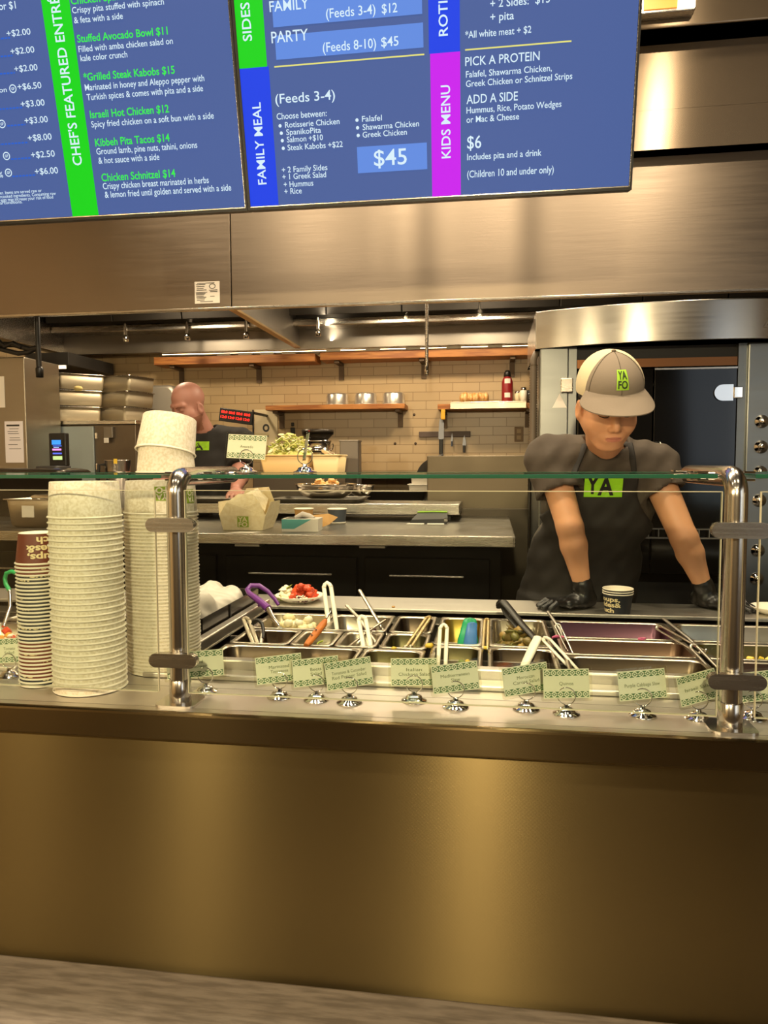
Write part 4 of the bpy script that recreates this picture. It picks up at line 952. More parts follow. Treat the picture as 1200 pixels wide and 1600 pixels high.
# ------------------------------------------------------------------ ring card holders
def card(x, y, lines, lab, rz=0, roll=0, z=.9, w=.092, dx=0, tilt=9, group='food cards along the counter', s=1.0, edge=None):
    t = thing('food_card_holder', lab, 'food card', (x, y, z), group)
    T = Matrix.Translation((x, y, z))
    MB().lathe([(0, .0), (.0255, 0), (.026, .0012), (.0245, .0030), (.019, .0048), (.0165, .0072), (.0150, .0105), (.009, .0130), (.0055, .0135), (.005, .0175), (0, .018)], 32, M=T).build('weighted_base', CHROME, t)
    a0 = -math.pi/2
    MB().tube([(x+.0165*math.cos(a0+2*math.pi*2*k/48), y-.0012+.0024*k/48, z+.0345+.0165*math.sin(a0+2*math.pi*2*k/48)) for k in range(49)], .0010, 8).build('wire_ring', CHROME, t)
    M = T @ Matrix.Rotation(R(rz), 4, 'Z') @ Matrix.Translation((dx, .0028, .0575)) @ Matrix.Rotation(R(-tilt), 4, 'X') @ Matrix.Rotation(R(-roll), 4, 'Y')
    W_, H_ = w, .054
    fn = lambda u, v, d=0: M @ Vector((u, -d, v))
    c = MB(); pts = []
    for qx, qy, q0 in ((1, 1, 0), (-1, 1, 90), (-1, -1, 180), (1, -1, 270)):
        for k in range(4): a = R(q0+30*k); pts.append((qx*(W_/2+.001)+.004*math.cos(a), qy*(H_/2+.001)+.004*math.sin(a)))
    MM = M @ Matrix(((1, 0, 0, 0), (0, 0, -1, 0), (0, 1, 0, 0), (0, 0, 0, 1)))
    c.prism(pts, -.0006, .0006, M=MM); f = c.build('laminate', LAMIN, t)
    c = MB().box(-W_/2, W_/2, -.0003, .0003, -H_/2, H_/2, M=M); cd = c.build('card', SIGNC, t)
    for v0 in (H_/2-.0125, -H_/2+.002):
        c = MB(); n = 7; p = (W_-.004)/n
        for k in range(n):
            uc = -W_/2+.002+p*(k+.5)
            # green triangles leaving a pale diamond between them, then a green ring in the diamond
            hh = .0105
            for sx in (-1, 1):
                c.quad([fn(uc+sx*p/2, v0, .0007), fn(uc+sx*p/2, v0+hh*.36, .0007), fn(uc+sx*p*.12, v0, .0007)][::sx])
                c.quad([fn(uc+sx*p/2, v0+hh, .0007), fn(uc+sx*p*.12, v0+hh, .0007), fn(uc+sx*p/2, v0+hh*.64, .0007)][::sx])
            q = [(p*.34, 0), (0, hh*.36), (-p*.34, 0), (0, -hh*.36)]
            for i in range(4):
                (a, b), (e, g) = q[i], q[(i+1) % 4]
                c.quad([fn(uc+a, v0+hh/2+b, .0007), fn(uc+e, v0+hh/2+g, .0007), fn(uc+e*.5, v0+hh/2+g*.5, .0007), fn(uc+a*.5, v0+hh/2+b*.5, .0007)])
            c.quad([fn(uc-p/2, v0+hh*.36, .0007), fn(uc-p*.34, v0+hh*.5, .0007), fn(uc-p/2, v0+hh*.64, .0007)][::-1])
            c.quad([fn(uc+p/2, v0+hh*.36, .0007), fn(uc+p*.34, v0+hh*.5, .0007), fn(uc+p/2, v0+hh*.64, .0007)])
        c.build('woven_border', SIGNG, cd)
    c = MB(); n = len(lines)
    for i, s_ in enumerate(lines):
        text(c, s_, lambda u, v: fn(u, v, .0007), 0, (n-1)*.0045-i*.009-.0028, min(.068, .0052*len(s_)*.85), .0062, 0, .0, 'c')
    c.build('card_lettering', SIGNT, cd)
    return t
card(-.452, .118, ['Tomato', 'Salad'], 'green bordered food card at the far left behind the thin cup stack', 5, 4)
card(.022, .072, ['Roasted', 'Cauliflower'], 'green bordered food card half hidden behind the left post', 14, 3, w=.115, dx=-.02)
card(.184, .058, ['Marinated', 'Tomatoes'], 'green bordered food card, leftmost of the row of three beside the left post', 18, 4)
card(.262, .050, ['Beets', 'Salad'], 'green bordered food card, middle of the row of three right of the left post', 16, 4)
card(.330, .044, ['Tomatoes & Cucumber', 'Red Pepper Salad'], 'tilted food card for red pepper salad, rightmost of the row of three', 20, 6)
card(.455, .072, ['Italian', 'Chickpea Salad'], 'nearly level food card standing below the upright ivory tongs, left of a pair', 6, 1)
card(.538, .046, ['Mediterranean', 'Slaw'], 'tilted food card in front of the blue scoop, right of a pair', 18, 4)
card(.672, .052, ['Moroccan', 'Carrot Salad'], 'tilted food card for carrot salad in front of the broad ivory tong arm', 20, 5)
card(.745, .034, ['Quinoa'], 'food card with one word below the slim ivory tongs, right of the carrot salad card', 8, 1, w=.086)
card(.884, .046, ['Purple Cabbage Slaw'], 'food card for purple cabbage slaw below the wide purple pan', 14, 3)
card(.982, .042, ['Israeli Salad'], 'strongly tilted food card just left of the right post', 24, 8, w=.084)
card(1.082, .060, ['Cucumber'], 'food card half hidden behind the right post', 14, 4)
card(.062, .235, ['Avocado'], 'food card reading Avocado standing on the glass shelf', -4, -3, z=1.3497, group='food cards on the glass shelf')
card(.205, .20, ['Guacamole'], 'food card seen edge-on, standing on the glass shelf', -72, 0, z=1.3497, group='food cards on the glass shelf')
# ------------------------------------------------------------------ kitchen pass behind the counter
TZ = 1.095
TABLE = mat('table_steel', '#8f8b84', .33, 1, noise=.25, nscale=9, bump=.02, bscale=30)
t = thing('prep_table', 'stainless prep table with black cold cabinet below, behind the serving counter', 'table', (-.9, 1.9, 0))
MB().box(-2.5, .690, 1.42, 2.44, TZ-.012, TZ, bev=.002).build('tabletop', TABLE, t)
MB().box(-2.5, .690, 1.416, 1.43, TZ-.042, TZ-.001, bev=.003).box(.682, .693, 1.416, 2.44, TZ-.042, TZ-.001, bev=.003).build('table_edge', STEEL, t)
MB().box(-2.5, .64, 1.50, 2.40, .10, TZ-.02).build('cabinet', BLACKM, t)
for x in (-.35, .15): MB().box(x-.05, x+.05, 1.43, 1.50, TZ-.052, TZ-.043).build('support_bracket', STEELD, t)
for i, (a, b, z) in enumerate([(-2.4, -1.75, .93), (-1.7, -1.05, .93), (-1.0, -.50, .93), (-.46, .08, .93), (.11, .60, .93)]):
    d = MB().box(a, b, 1.482, 1.50, .56, 1.0, bev=.004).build('drawer_front', BLACKM, t)
    MB().box(a+.10, b-.10, 1.470, 1.482, z-.004, z+.004, bev=.002).build('drawer_handle', STEEL, d)
    MB().box(a, b, 1.482, 1.50, .14, .54, bev=.004).build('drawer_front', BLACKM, t)
t = thing('riser_shelf', 'low stainless riser shelf on the prep table carrying sheet trays', 'shelf', (-.25, 2.27, TZ))
MB().box(-.98, .456, 2.10, 2.42, TZ+.030, TZ+.081, bev=.004).build('shelf_slab', STEEL, t)
for x in (-.9, -.3, .38):
    MB().box(x-.03, x+.03, 2.16, 2.22, TZ, TZ+.03).box(x-.03, x+.03, 2.34, 2.40, TZ, TZ+.03).build('foot', DGREY, t)
RZ = TZ+.0815
def sheet(x0, x1, y0, y1, z, lab):
    t = thing('sheet_tray', lab, 'tray', ((x0+x1)/2, (y0+y1)/2, z), 'sheet trays on the riser')
    MB().loft([rring(x0, x1, y0, y1, zz, i, .02) for i, zz in ((.02, z+.001), (.004, z+.018), (-.004, z+.020), (-.005, z+.022), (.004, z+.022), (.010, z+.018), (.022, z+.004))], 0, cap0=True, cap1=True).build('tray', STEELD, t); return t
sheet(-.455, -.02, 2.09, 2.41, RZ, 'dark steel sheet tray under the mixing bowl')
sheet(-.97, -.56, 2.09, 2.41, RZ, 'dark steel sheet tray left of the white takeout box')
def bowlm(x, y, z, r, h, lab, food=None):
    t = thing('mixing_bowl', lab, 'bowl', (x, y, z), 'steel mixing bowls')
    p = [(r*math.sin(a*math.pi/20), h*(1-math.cos(a*math.pi/20))) for a in range(0, 11)]
    MB().lathe(p+[(r+.006, h+.001), (r+.007, h+.004), (r, h+.004)]+[(q*.985, zz+.0025) for q, zz in p[::-1]], 40, M=Matrix.Translation((x, y, z))).build('bowl', mat('bowl_steel', '#d6d0c4', .12, 1), t)
bowlm(-.215, 2.25, RZ+.0045, .150, .082, 'steel mixing bowl of pale food on the sheet tray')
heap('pale_salad', 'pale tan food heaped in the steel mixing bowl', 'food', -.30, -.13, 2.16, 2.33, RZ+.045, RZ+.11, 70, .018, [fd('chickpea_tan', '#d3a25c'), fd('chickpea_pale', '#e0bd84')], 31, 'ef')
bowlm(-.055, 2.33, RZ+.023, .068, .055, 'small steel mixing bowl behind the larger one')
# warming unit with the two cream bins
t = thing('warming_unit', 'dark steel warming unit behind the mixing bowl', 'appliance', (-.42, 2.34, RZ))
MB().box(-.655, -.15, 2.425, 2.74, TZ, 1.302, bev=.006).build('body', mat('dark_warm_steel', '#4a433b', .4, .8), t)
MB().box(-.655, -.15, 2.42, 2.75, 1.302, 1.309, bev=.002).build('top_plate', STEELD, t)
CREAMBIN = mat('cream_bin_plastic', '#e6cf9a', .45)
def bin_(x0, x1, y0, y1, z0, z1, lab, m):
    t = thing('food_bin', lab, 'bin', ((x0+x1)/2, (y0+y1)/2, z0), 'cream bins on the warming unit')
    mb = MB(); mb.loft([[(cx+(q[0]-cx)*s, cy+(q[1]-cy)*s, z) for q in rring(x0, x1, y0, y1, z, 0, .012)] for cx, cy, s, z in [((x0+x1)/2, (y0+y1)/2, .86, z0), ((x0+x1)/2, (y0+y1)/2, 1, z1), ((x0+x1)/2, (y0+y1)/2, .97, z1), ((x0+x1)/2, (y0+y1)/2, .84, z0+.006)]], 0, cap0=True, cap1=True)
    mb.build('bin', m, t)
    MB().loft([rring(x0-.004, x1+.004, y0-.004, y1+.004, z, i, .014) for i, z in ((0, z1-.004), (-.001, z1-.001), (.002, z1+.002), (.007, z1+.001))]).build('rolled_rim', m, t)
bin_(-.625, -.352, 2.45, 2.68, 1.3095, 1.413, 'wide cream bin of shredded lettuce behind the Avocado card', mat('tan_bin_plastic', '#d8b67a', .45))
bin_(-.340, -.192, 2.45, 2.68, 1.3095, 1.413, 'narrow cream bin of pale wraps beside the lettuce bin', CREAMBIN)
heap('shredded_lettuce', 'pale green shredded lettuce mounded above the wide cream bin', 'food', -.61, -.37, 2.47, 2.66, 1.39, 1.53, 210, .017, [fd('lettuce_pale', '#cfcf7a', .5), fd('lettuce_green', '#a9b24f', .5), fd('lettuce_cream', '#e3dfae', .5)], 32, 'sff')
heap('pale_wraps', 'pale folded wraps showing above the narrow cream bin', 'food', -.33, -.21, 2.48, 2.65, 1.395, 1.43, 18, .026, [fd('wrap_cream', '#dccaa8'), fd('wrap_grey', '#b3a592')], 33, 'f')
# range with roasting pan, skillet, tins and tall container
t = thing('cooking_range', 'dark steel cooking range behind the riser shelf', 'range', (-.1, 3.05, 0))
MB().box(-.68, .262, 2.78, 3.42, .08, 1.130, bev=.006).build('range_body', STEELD, t)
MB().box(-.68, .262, 2.76, 3.42, 1.130, 1.1385, bev=.002).build('range_top', NEARBLK, t)
t = thing('roasting_pan', 'black roasting pan on the range in front of the stacked trays', 'pan', (.06, 2.94, 1.139))
MB().loft([rring(-.135, .232, 2.86, 3.06, z, i, .03) for i, z in ((.04, 1.139), (.012, 1.165), (.0, 1.2), (-.006, 1.202), (-.004, 1.206), (.006, 1.204), (.02, 1.165), (.05, 1.145))], cap0=True, cap1=True).build('pan', mat('black_pan', '#141312', .4), t)
for k, (x0, z, lab) in enumerate([(.085, 1.1387, 'lowest of three white trays stacked behind the roasting pan'), (.10, 1.19, 'middle white tray of the three behind the roasting pan'), (.115, 1.241, 'topmost white tray of the three behind the roasting pan')]):
    o = MB().loft([rring(x0, .255, 3.09, 3.24, zz, i, .012) for i, zz in ((.008, z), (.002, z+.044), (-.004, z+.046), (-.004, z+.05), (.004, z+.05), (.012, z+.03))], cap0=True, cap1=True).build('white_tray', WHITEP)
    o['label'] = lab; o['category'] = 'tray'; o['group'] = 'white trays on the range'
t = thing('skillet', 'dark skillet leaning upright behind the white trays', 'pan', (.24, 3.31, 1.139))
MM = Matrix.Translation((.262, 3.29, 1.269)) @ Matrix.Rotation(R(82), 4, 'X')
MB().lathe([(0, 0), (.095, 0), (.125, .035), (.129, .036), (.127, .033), (.097, -.003), (0, -.003)], 40, M=MM).build('pan', mat('dark_pan_metal', '#36322e', .4, .6), t)
MB().tube([(.262, 3.29, 1.39), (.262, 3.30, 1.40), (.30, 3.31, 1.42)], .01, 8).build('handle', BLACK, t)
for x, r, h, y, lab, m in ((-.062, .022, .10, 2.98, 'ivory jar on the range left of the roasting pan', CREAMBIN), ):
    t = thing('condiment_jar', lab, 'jar', (x-.10, y, 1.139)); T = Matrix.Translation((x-.10, y, 1.139))
    MB().lathe([(0, 0), (r, 0), (r, h*.75), (r*.8, h*.85)], 20, M=T).build('jar', m, t); MB().lathe([(r*.85, h*.85), (r*.9, h*.86), (r*.9, h), (0, h)], 20, M=T).build('lid', WHITEP, t)
t = thing('stock_container', 'tall steel container with a dark bowl on top, behind the cream bins', 'container', (-.43, 2.98, 1.139)); T = Matrix.Translation((-.43, 2.98, 1.139))
MB().lathe([(0, 0), (.078, 0), (.078, .29), (.080, .30), (.084, .302), (.084, .31), (.078, .312), (.078, .355), (.082, .357), (.082, .365), (.076, .367), (0, .367)], 36, M=T).build('steel_body', STEELP, t)
MB().lathe([(0, .368), (.06, .368), (.090, .40), (.096, .43), (.098, .43), (.094, .40), (.092, .428), (.085, .40), (0, .375)], 36, M=T).build('dark_bowl', mat('dark_bowl', '#3b352e', .35, .5), t)
MB().tube([(-.34, 2.96, 1.45), (-.33, 2.955, 1.47), (-.335, 2.95, 1.485)], .006, 8).build('hook_handle', CHROME, t)
t = thing('upright_bin', 'grey steel upright bin beside the steel container', 'bin', (-.21, 2.9, 1.139))
MB().box(-.268, -.158, 2.84, 2.94, 1.139, 1.498, bev=.004).build('bin', mat('grey_bin_steel', '#77706a', .4, .7), t)
MB().box(-.272, -.154, 2.836, 2.944, 1.494, 1.502, bev=.002).build('bin_rim', STEELD, t)
t = thing('griddle', 'grey steel griddle back panel right of the range', 'appliance', (.56, 2.7, 0))
MB().box(.272, .79, 2.46, 2.95, .08, 1.406, bev=.004).build('back_panel', mat('griddle_steel', '#665d4e', .42, 1, noise=.25, nscale=5, bump=.04, bscale=12), t)
MB().box(.268, .79, 2.44, 2.459, .10, 1.135, bev=.003).build('lower_panel', mat('griddle_lower', '#4d473e', .4, 1, noise=.2, nscale=6), t)
# rear dark bench
t = thing('rear_bench', 'dark steel bench along the tiled wall', 'bench', (.1, 3.75, 0))
MB().box(-.72, .88, 3.55, 3.93, 1.262, 1.306, bev=.004).build('bench_top', mat('bench_steel', '#5b5046', .4, .8), t)
for x in (-.68, .84):
    MB().box(x-.02, x+.02, 3.58, 3.62, 0, 1.262).box(x-.02, x+.02, 3.88, 3.92, 0, 1.262).build('leg', STEELD, t)

# ------------------------------------------------------------------ things on the prep table
def poly_box(name, label, cat): return thing(name, label, cat, (0, 0, 0))
t = thing('takeout_box', 'open white paper takeout box with lime logo on the prep table', 'takeout box', (-.40, 1.63, TZ))
x0, x1, y0, y1 = -.492, -.325, 1.55, 1.70
B0 = [(x0, y0, TZ+.0005), (x1, y0, TZ+.0005), (x1, y1, TZ+.0005), (x0, y1, TZ+.0005)]
X0, X1, Ya, Yb, Z1 = -.508, -.288, 1.515, 1.74, TZ+.112
T1 = [(X0, Ya, Z1), (X1, Ya, Z1), (X1, Yb, Z1), (X0, Yb, Z1)]
BOXP = mat('kraft_white_board', '#e9dcb8', .7, col2='#e0d0a4', nscale=60)
def slab(mb, q, th=.0009):
    a, b, c = Vector(q[0]), Vector(q[1]), Vector(q[2]); n = (b-a).cross(c-a).normalized()*th; k = len(q)
    V = [tuple(Vector(p)) for p in q]+[tuple(Vector(p)-n) for p in q]
    mb.add(V, [tuple(range(k)), tuple(range(k, 2*k))[::-1]]+[(i, (i+1) % k, k+(i+1) % k, k+i)[::-1] for i in range(k)])
mb = MB(); slab(mb, B0[::-1])
zc = TZ+.062
mid = lambda a, b, z: tuple(Vector(a)+(Vector(b)-Vector(a))*((z-TZ)/(Z1-TZ)))
for i in range(4):
    j = (i+1) % 4; slab(mb, [B0[i], B0[j], mid(B0[j], T1[j], zc), mid(B0[i], T1[i], zc)])
mb.build('box_walls', BOXP, t)
mb = MB(); fl, fr = mid(B0[0], T1[0], zc), mid(B0[1], T1[1], zc); slab(mb, [fl, fr, (X1-.04, Ya+.012, Z1+.004), (X1-.075, Ya+.03, Z1+.038), (X0+.085, Ya+.03, Z1+.038), (X0+.04, Ya+.012, Z1+.004)]); mb.build('front_flap', BOXP, t)
mb = MB(); bl, br = mid(B0[3], T1[3], zc), mid(B0[2], T1[2], zc); slab(mb, [br, bl, (X0+.06, Yb-.02, Z1+.055), (X1-.05, Yb-.05, Z1+.062)]); mb.build('rear_flap', BOXP, t)
for a, b, s in ((fl, bl, -1), (fr, br, 1)):
    mb = MB(); A_, B_ = Vector(a), Vector(b); q = [A_, B_, B_+Vector((s*.012, -.02, .055)), A_+Vector((s*.014, .03, .055))]
    slab(mb, q if s < 0 else q); mb.build('side_flap', BOXP, t)
mb = MB(); slab(mb, [(X0+.10, Ya+.03, Z1+.032), (X1-.075, Ya+.03, Z1+.032), (X1-.03, Ya+.05, Z1-.035), (X1-.05, Yb-.06, Z1+.012), (X0+.12, Yb-.05, Z1+.058)]); mb.build('inner_fold', BOXP, t)
ex = (Vector(B0[1])-Vector(B0[0])).normalized(); ey = (Vector(T1[0])+Vector(T1[1])-Vector(B0[0])-Vector(B0[1])).normalized()
pf = plane_fn(tuple(Vector(B0[0])+ex*.062+ey*.014), ex, ey)
mb = MB(); yafo(mb, lambda u, v, d=0: pf(u, v, d+.0006), .048, 0, 1, .0004); mb.build('printed_logo', [LIMEV, BOXP], t)
o = MB().quad([(-.44, 1.43, TZ+.0008), (-.33, 1.435, TZ+.0008), (-.30, 1.49, TZ+.0008), (-.40, 1.49, TZ+.0008)]).build('paper_slip', PAPER); o['label'] = 'small white paper slip in front of the takeout box'; o['category'] = 'paper'
t = thing('glove_box', 'teal and white glove box on the prep table beside the takeout box', 'box', (-.16, 1.56, TZ))
M = Matrix.Translation((-.158, 1.56, TZ)) @ Matrix.Rotation(R(4), 4, 'Z')
MB().box(-.074, .074, -.055, .055, .0005, .052, bev=.001, M=M).build('carton', mat('pale_carton', '#dcd6c8', .6), t)
g = plane_fn(M @ Vector((-.074, -.0556, .0)), M.to_3x3() @ Vector((1, 0, 0)), (0, 0, 1))
mb = MB(); mb.quad([g(0, .012), g(.05, .012), g(.12, .051), g(0, .051)]); mb.build('teal_print', mat('teal_print', '#5aa7a3', .6), t)
mb = MB(); mb.quad([M @ Vector(p) for p in ((-.06, -.035, .0524), (.02, -.035, .0524), (.03, .0, .0524), (.02, .035, .0524), (-.06, .035, .0524), (-.07, 0, .0524))]); mb.build('opening', BLACK, t)
mb = MB(); mb.tube([M @ Vector(p) for p in ((-.03, 0, .052), (0, .005, .066), (.03, 0, .058), (.05, -.01, .053))], [.008, .013, .012, .006], 8); mb.build('glove_end', mat('pale_glove', '#cfc6bd', .5), t)
t = thing('cardboard_note', 'tan cardboard piece leaning between the glove box and the cups', 'cardboard', (-.10, 1.64, TZ))
mb = MB(); slab(mb, [(-.115, 1.60, TZ+.001), (-.060, 1.62, TZ+.022), (-.030, 1.65, TZ+.050), (-.075, 1.68, TZ+.062), (-.140, 1.66, TZ+.058)]); mb.build('card', CARDB, t)
for x, m, lab in ((-.248, CARDB, 'tan paper cup behind the glove box'), (-.092, mat('slate_print', '#4c525b', .5), 'slate blue paper cup with white rim on the prep table')):
    t = thing('paper_cup', lab, 'cup', (x, 1.93, TZ), 'cups on the prep table'); T = Matrix.Translation((x, 1.93, TZ))
    MB().lathe([(.0375, .0085), (.043, .064)], 28, M=T).build('sleeve', m, t)
    MB().lathe([(0, .003), (.0365, .003), (.0385, .0003), (.0392, .008), (.0375, .0085)], 28, M=T).build('base_ring', CUPRIM, t)
    MB().lathe([(.043, .064), (.0455, .0655), (.0455, .0685), (.0425, .069), (.0362, .006), (0, .006)], 28, M=T).build('rim', CUPRIM, t)
t = thing('card_terminal', 'flat black device with a lime top edge lying on the prep table', 'device', (.32, 1.99, TZ))
mb = MB(); mb.loft([[(x, y, z) for x, y, z in ((.236, 1.955, TZ+.001), (.405, 1.955, TZ+.001), (.405, 2.07, TZ+.001), (.236, 2.07, TZ+.001))], [(.245, 1.96, TZ+.018), (.408, 1.96, TZ+.022), (.400, 2.07, TZ+.045), (.265, 2.07, TZ+.043)]], 0, False, True, True); mb.build('case', BLACK, t)
MB().tube([(.262, 2.066, TZ+.045), (.33, 2.066, TZ+.0475), (.40, 2.066, TZ+.0465)], .003, 8).build('lime_strip', LIME, t)
MB().box(.392, .410, 1.952, 1.966, TZ+.010, TZ+.026, bev=.003).build('silver_corner', CHROME, t)
for x, a, lab in ((.268, 0, 'left white card lying before the black device'), (.358, 4, 'right white card lying before the black device')):
    o = MB().box(-.038, .038, -.022, .022, 0, .0035, bev=.001).build('white_card', PAPER); o.location = (x, 1.915, TZ+.0005); o.rotation_euler = (0, 0, R(a)); o['label'] = lab; o['category'] = 'card'; o['group'] = 'cards on the prep table'
def hpan(x0, x1, y0, y1, z0, z1, lab, note=True, grp='steel pans on the prep table'):
    t = thing('hotel_pan', lab, 'steel pan', ((x0+x1)/2, (y0+y1)/2, z0), grp)
    MB().loft([rring(x0, x1, y0, y1, z, i, .03) for i, z in ((.035, z0), (.022, z0+.012), (.012, z1-.004), (.013, z1-.002), (.026, z0+.015), (.04, z0+.004))], cap0=True, cap1=True).build('tub', PANSTEEL, t)
    MB().loft([rring(x0, x1, y0, y1, z, i, .034) for i, z in ((.012, z1-.004), (0, z1-.004), (-.001, z1-.002), (0, z1), (.013, z1-.001))]).build('rim', STEELP, t)
    if note: MB().box(x0+.093, x0+.15, y0+.014, y0+.0155, z0+.045, z0+.095).build('paper_note', PAPER, t)
    return t
hpan(-1.495, -1.225, 1.545, 1.80, TZ+.0005, TZ+.125, 'steel pan with a small paper note at the left end of the prep table')
hpan(-1.19, -1.02, 1.60, 1.80, TZ+.0005, TZ+.075, 'low steel pan mostly hidden behind the tall white bowl stack', False)
t = thing('steel_cloche', 'shallow steel cover with a looped handle resting on the noted pan at the far left', 'cover', (-1.3, 1.66, TZ+.1255))
MB().loft([rring(-1.40, -1.24, 1.60, 1.76, TZ+z, i, .03) for i, z in ((0, .1265), (.002, .136), (.012, .141), (.04, .142))], cap1=True, cap0=True).build('cover', STEELP, t)
MB().tube([(-1.35, 1.68, TZ+.141), (-1.35, 1.68, TZ+.156), (-1.29, 1.68, TZ+.156), (-1.29, 1.68, TZ+.141)], .004, 8).build('handle', CHROME, t)
t = thing('black_pan_lid', 'wide black rimmed tray on the back of the prep table at the far left', 'tray', (-1.85, 2.3, TZ))
MB().loft([rring(-2.10, -1.56, 2.12, 2.42, z, i, .04) for i, z in ((.04, TZ+.001), (.03, TZ+.215), (0, TZ+.222), (-.003, TZ+.232), (.01, TZ+.244), (.05, TZ+.252))], cap0=True, cap1=True).build('tray', mat('dark_tray_steel', '#4b463f', .3, .9), t)
t = thing('steel_pitcher', 'steel pitcher with a yellow tag on the prep table behind the bowl stacks', 'pitcher', (-1.33, 2.25, TZ)); T = Matrix.Translation((-1.335, 2.27, TZ))
MB().lathe([(0, 0), (.055, 0), (.06, .20), (.066, .29), (.068, .295), (.064, .29), (.056, .02), (0, .02)], 28, M=T).build('body', STEELP, t)
MB().tube([(-1.39, 2.25, TZ+.27), (-1.425, 2.24, TZ+.27), (-1.43, 2.24, TZ+.16), (-1.395, 2.25, TZ+.11)], .008, 8).build('handle', BLACK, t)
MB().box(-1.318, -1.300, 2.197, 2.2, TZ+.275, TZ+.30).build('yellow_tag', YELF[0], t)

# ------------------------------------------------------------------ left side of the kitchen
t = thing('tall_cabinet', 'tall steel cabinet at the left edge carrying a paper notice', 'cabinet', (-2.3, 2.85, 0))
MB().box(-2.53, -2.085, 2.62, 2.97, 0, 1.99, bev=.005).build('body', mat('cabinet_steel', '#a39b8c', .38, 1, noise=.2, nscale=5, stretch=(1, 1, 12)), t)
nt_ = MB().box(-2.222, -2.106, 2.6175, 2.6195, 1.378, 1.619).build('paper_notice', mat('notice_paper', '#ddd6d6', .7), t)
ff = plane_fn((-2.222, 2.617, 1.378), (1, 0, 0), (0, 0, 1))
mb = MB(); rect(mb, ff, .012, .212, .095, .222)
for v, a, b in ((.196, .03, .09), (.18, .018, .085), (.168, .02, .09), (.144, .03, .095), (.130, .028, .1), (.104, .02, .08), (.08, .025, .1)): rect(mb, ff, a, v, b, v+.003)
mb.build('notice_print', INK, nt_)
MB().box(-2.30, -2.214, 2.6175, 2.6195, 1.70, 1.88).build('paper_notice', PAPER, t)
ph = thing('hanging_hoses', 'black hoses hanging over the steel cabinet at the top left', 'hose', (-2.1, 2.55, 1.99))
for pts, r in (([(-2.5, 2.56, 2.05), (-2.3, 2.56, 2.06), (-2.1, 2.56, 2.05), (-2.0, 2.56, 2.02), (-1.955, 2.56, 2.03)], .016), ([(-2.45, 2.56, 2.02), (-2.2, 2.56, 2.03), (-2.08, 2.56, 2.00), (-2.01, 2.56, 2.005), (-1.96, 2.56, 2.03)], .014), ([(-1.955, 2.56, 2.30), (-1.955, 2.56, 2.05), (-1.952, 2.56, 1.93), (-1.95, 2.56, 1.875)], .015), ([(-2.2, 2.55, 2.08), (-2.15, 2.55, 2.04), (-2.1, 2.55, 2.06), (-2.05, 2.55, 2.03)], .012)):
    MB().tube(pts, r, 10).build('hose', BLACK, ph)
MB().lathe([(0, 0), (.02, 0), (.022, .05), (.015, .06)], 14, M=Matrix.Translation((-1.95, 2.56, 1.862))).build('hose_nozzle', BLACK, ph)
t = thing('warming_cabinet', 'steel warming cabinet under the stacked pans at the left', 'cabinet', (-2.0, 3.2, 0))
MB().box(-2.40, -1.60, 3.0, 3.55, .05, 1.615, bev=.004).build('body', mat('brown_side_steel', '#756a5c', .4, .9), t)
MB().box(-2.41, -1.59, 2.985, 3.56, 1.615, 1.640, bev=.004).build('top_slab', STEEL, t)
d = MB().box(-2.37, -1.875, 2.985, 3.0, .80, 1.605, bev=.003).build('door', mat('blue_steel', '#b4c0c2', .5, .75, noise=.15, nscale=4), t)
for z in (1.545, 1.35): MB().box(-1.868, -1.850, 2.985, 3.0, z-.02, z+.02, bev=.003).build('hinge', CHROME, t)
MB().box(-1.80, -1.74, 2.97, 3.0, 1.53, 1.60, bev=.003).build('control_box', STEELD, t)
MB().box(-1.795, -1.765, 2.962, 2.97, 1.50, 1.53, bev=.002).build('control_tag', PAPER, t)
t = thing('card_reader', 'black card reader with a glowing screen before the steel warming cabinet', 'card reader', (-1.93, 2.36, TZ+.25))
k = lambda x: .604+(x-.604)*(2.36+1.35)/(2.70+1.35)
kz = lambda z: 1.371+(z-1.371)*(2.36+1.35)/(2.70+1.35)
x0, x1, z0, z1 = k(-1.992), k(-1.882), kz(1.355), kz(1.552)
MB().box(x0, x1, 2.35, 2.385, z0, z1, bev=.006).build('case', BLACK, t)
MB().box(x0+.016, x1-.014, 2.3485, 2.3505, z0+.03, z1-.035).build('display', BLACKG, t)
for a, b, c, e, col in ((.02, .072, .118, .142, '#2f86f0'), (.026, .076, .108, .113, '#3a62d8'), (.022, .074, .086, .096, '#d98ae0'), (.024, .076, .066, .074, '#4a62e6'), (.024, .078, .036, .056, '#a9c98a'), (.03, .06, .10, .104, '#8fb5f0')):
    MB().box(x0+a, x0+b, 2.3472, 2.3486, z0+c, z0+e).build('screen_icon', glow('icon_'+col[1:], col, .9), t)
MB().loft([rring(x0-.03, x1+.004, 2.26, 2.40, z, i, .02) for i, z in ((0, TZ+.2525), (.0, TZ+.262), (.02, z0+.004))], cap0=True, cap1=True).build('stand', DGREY, t)
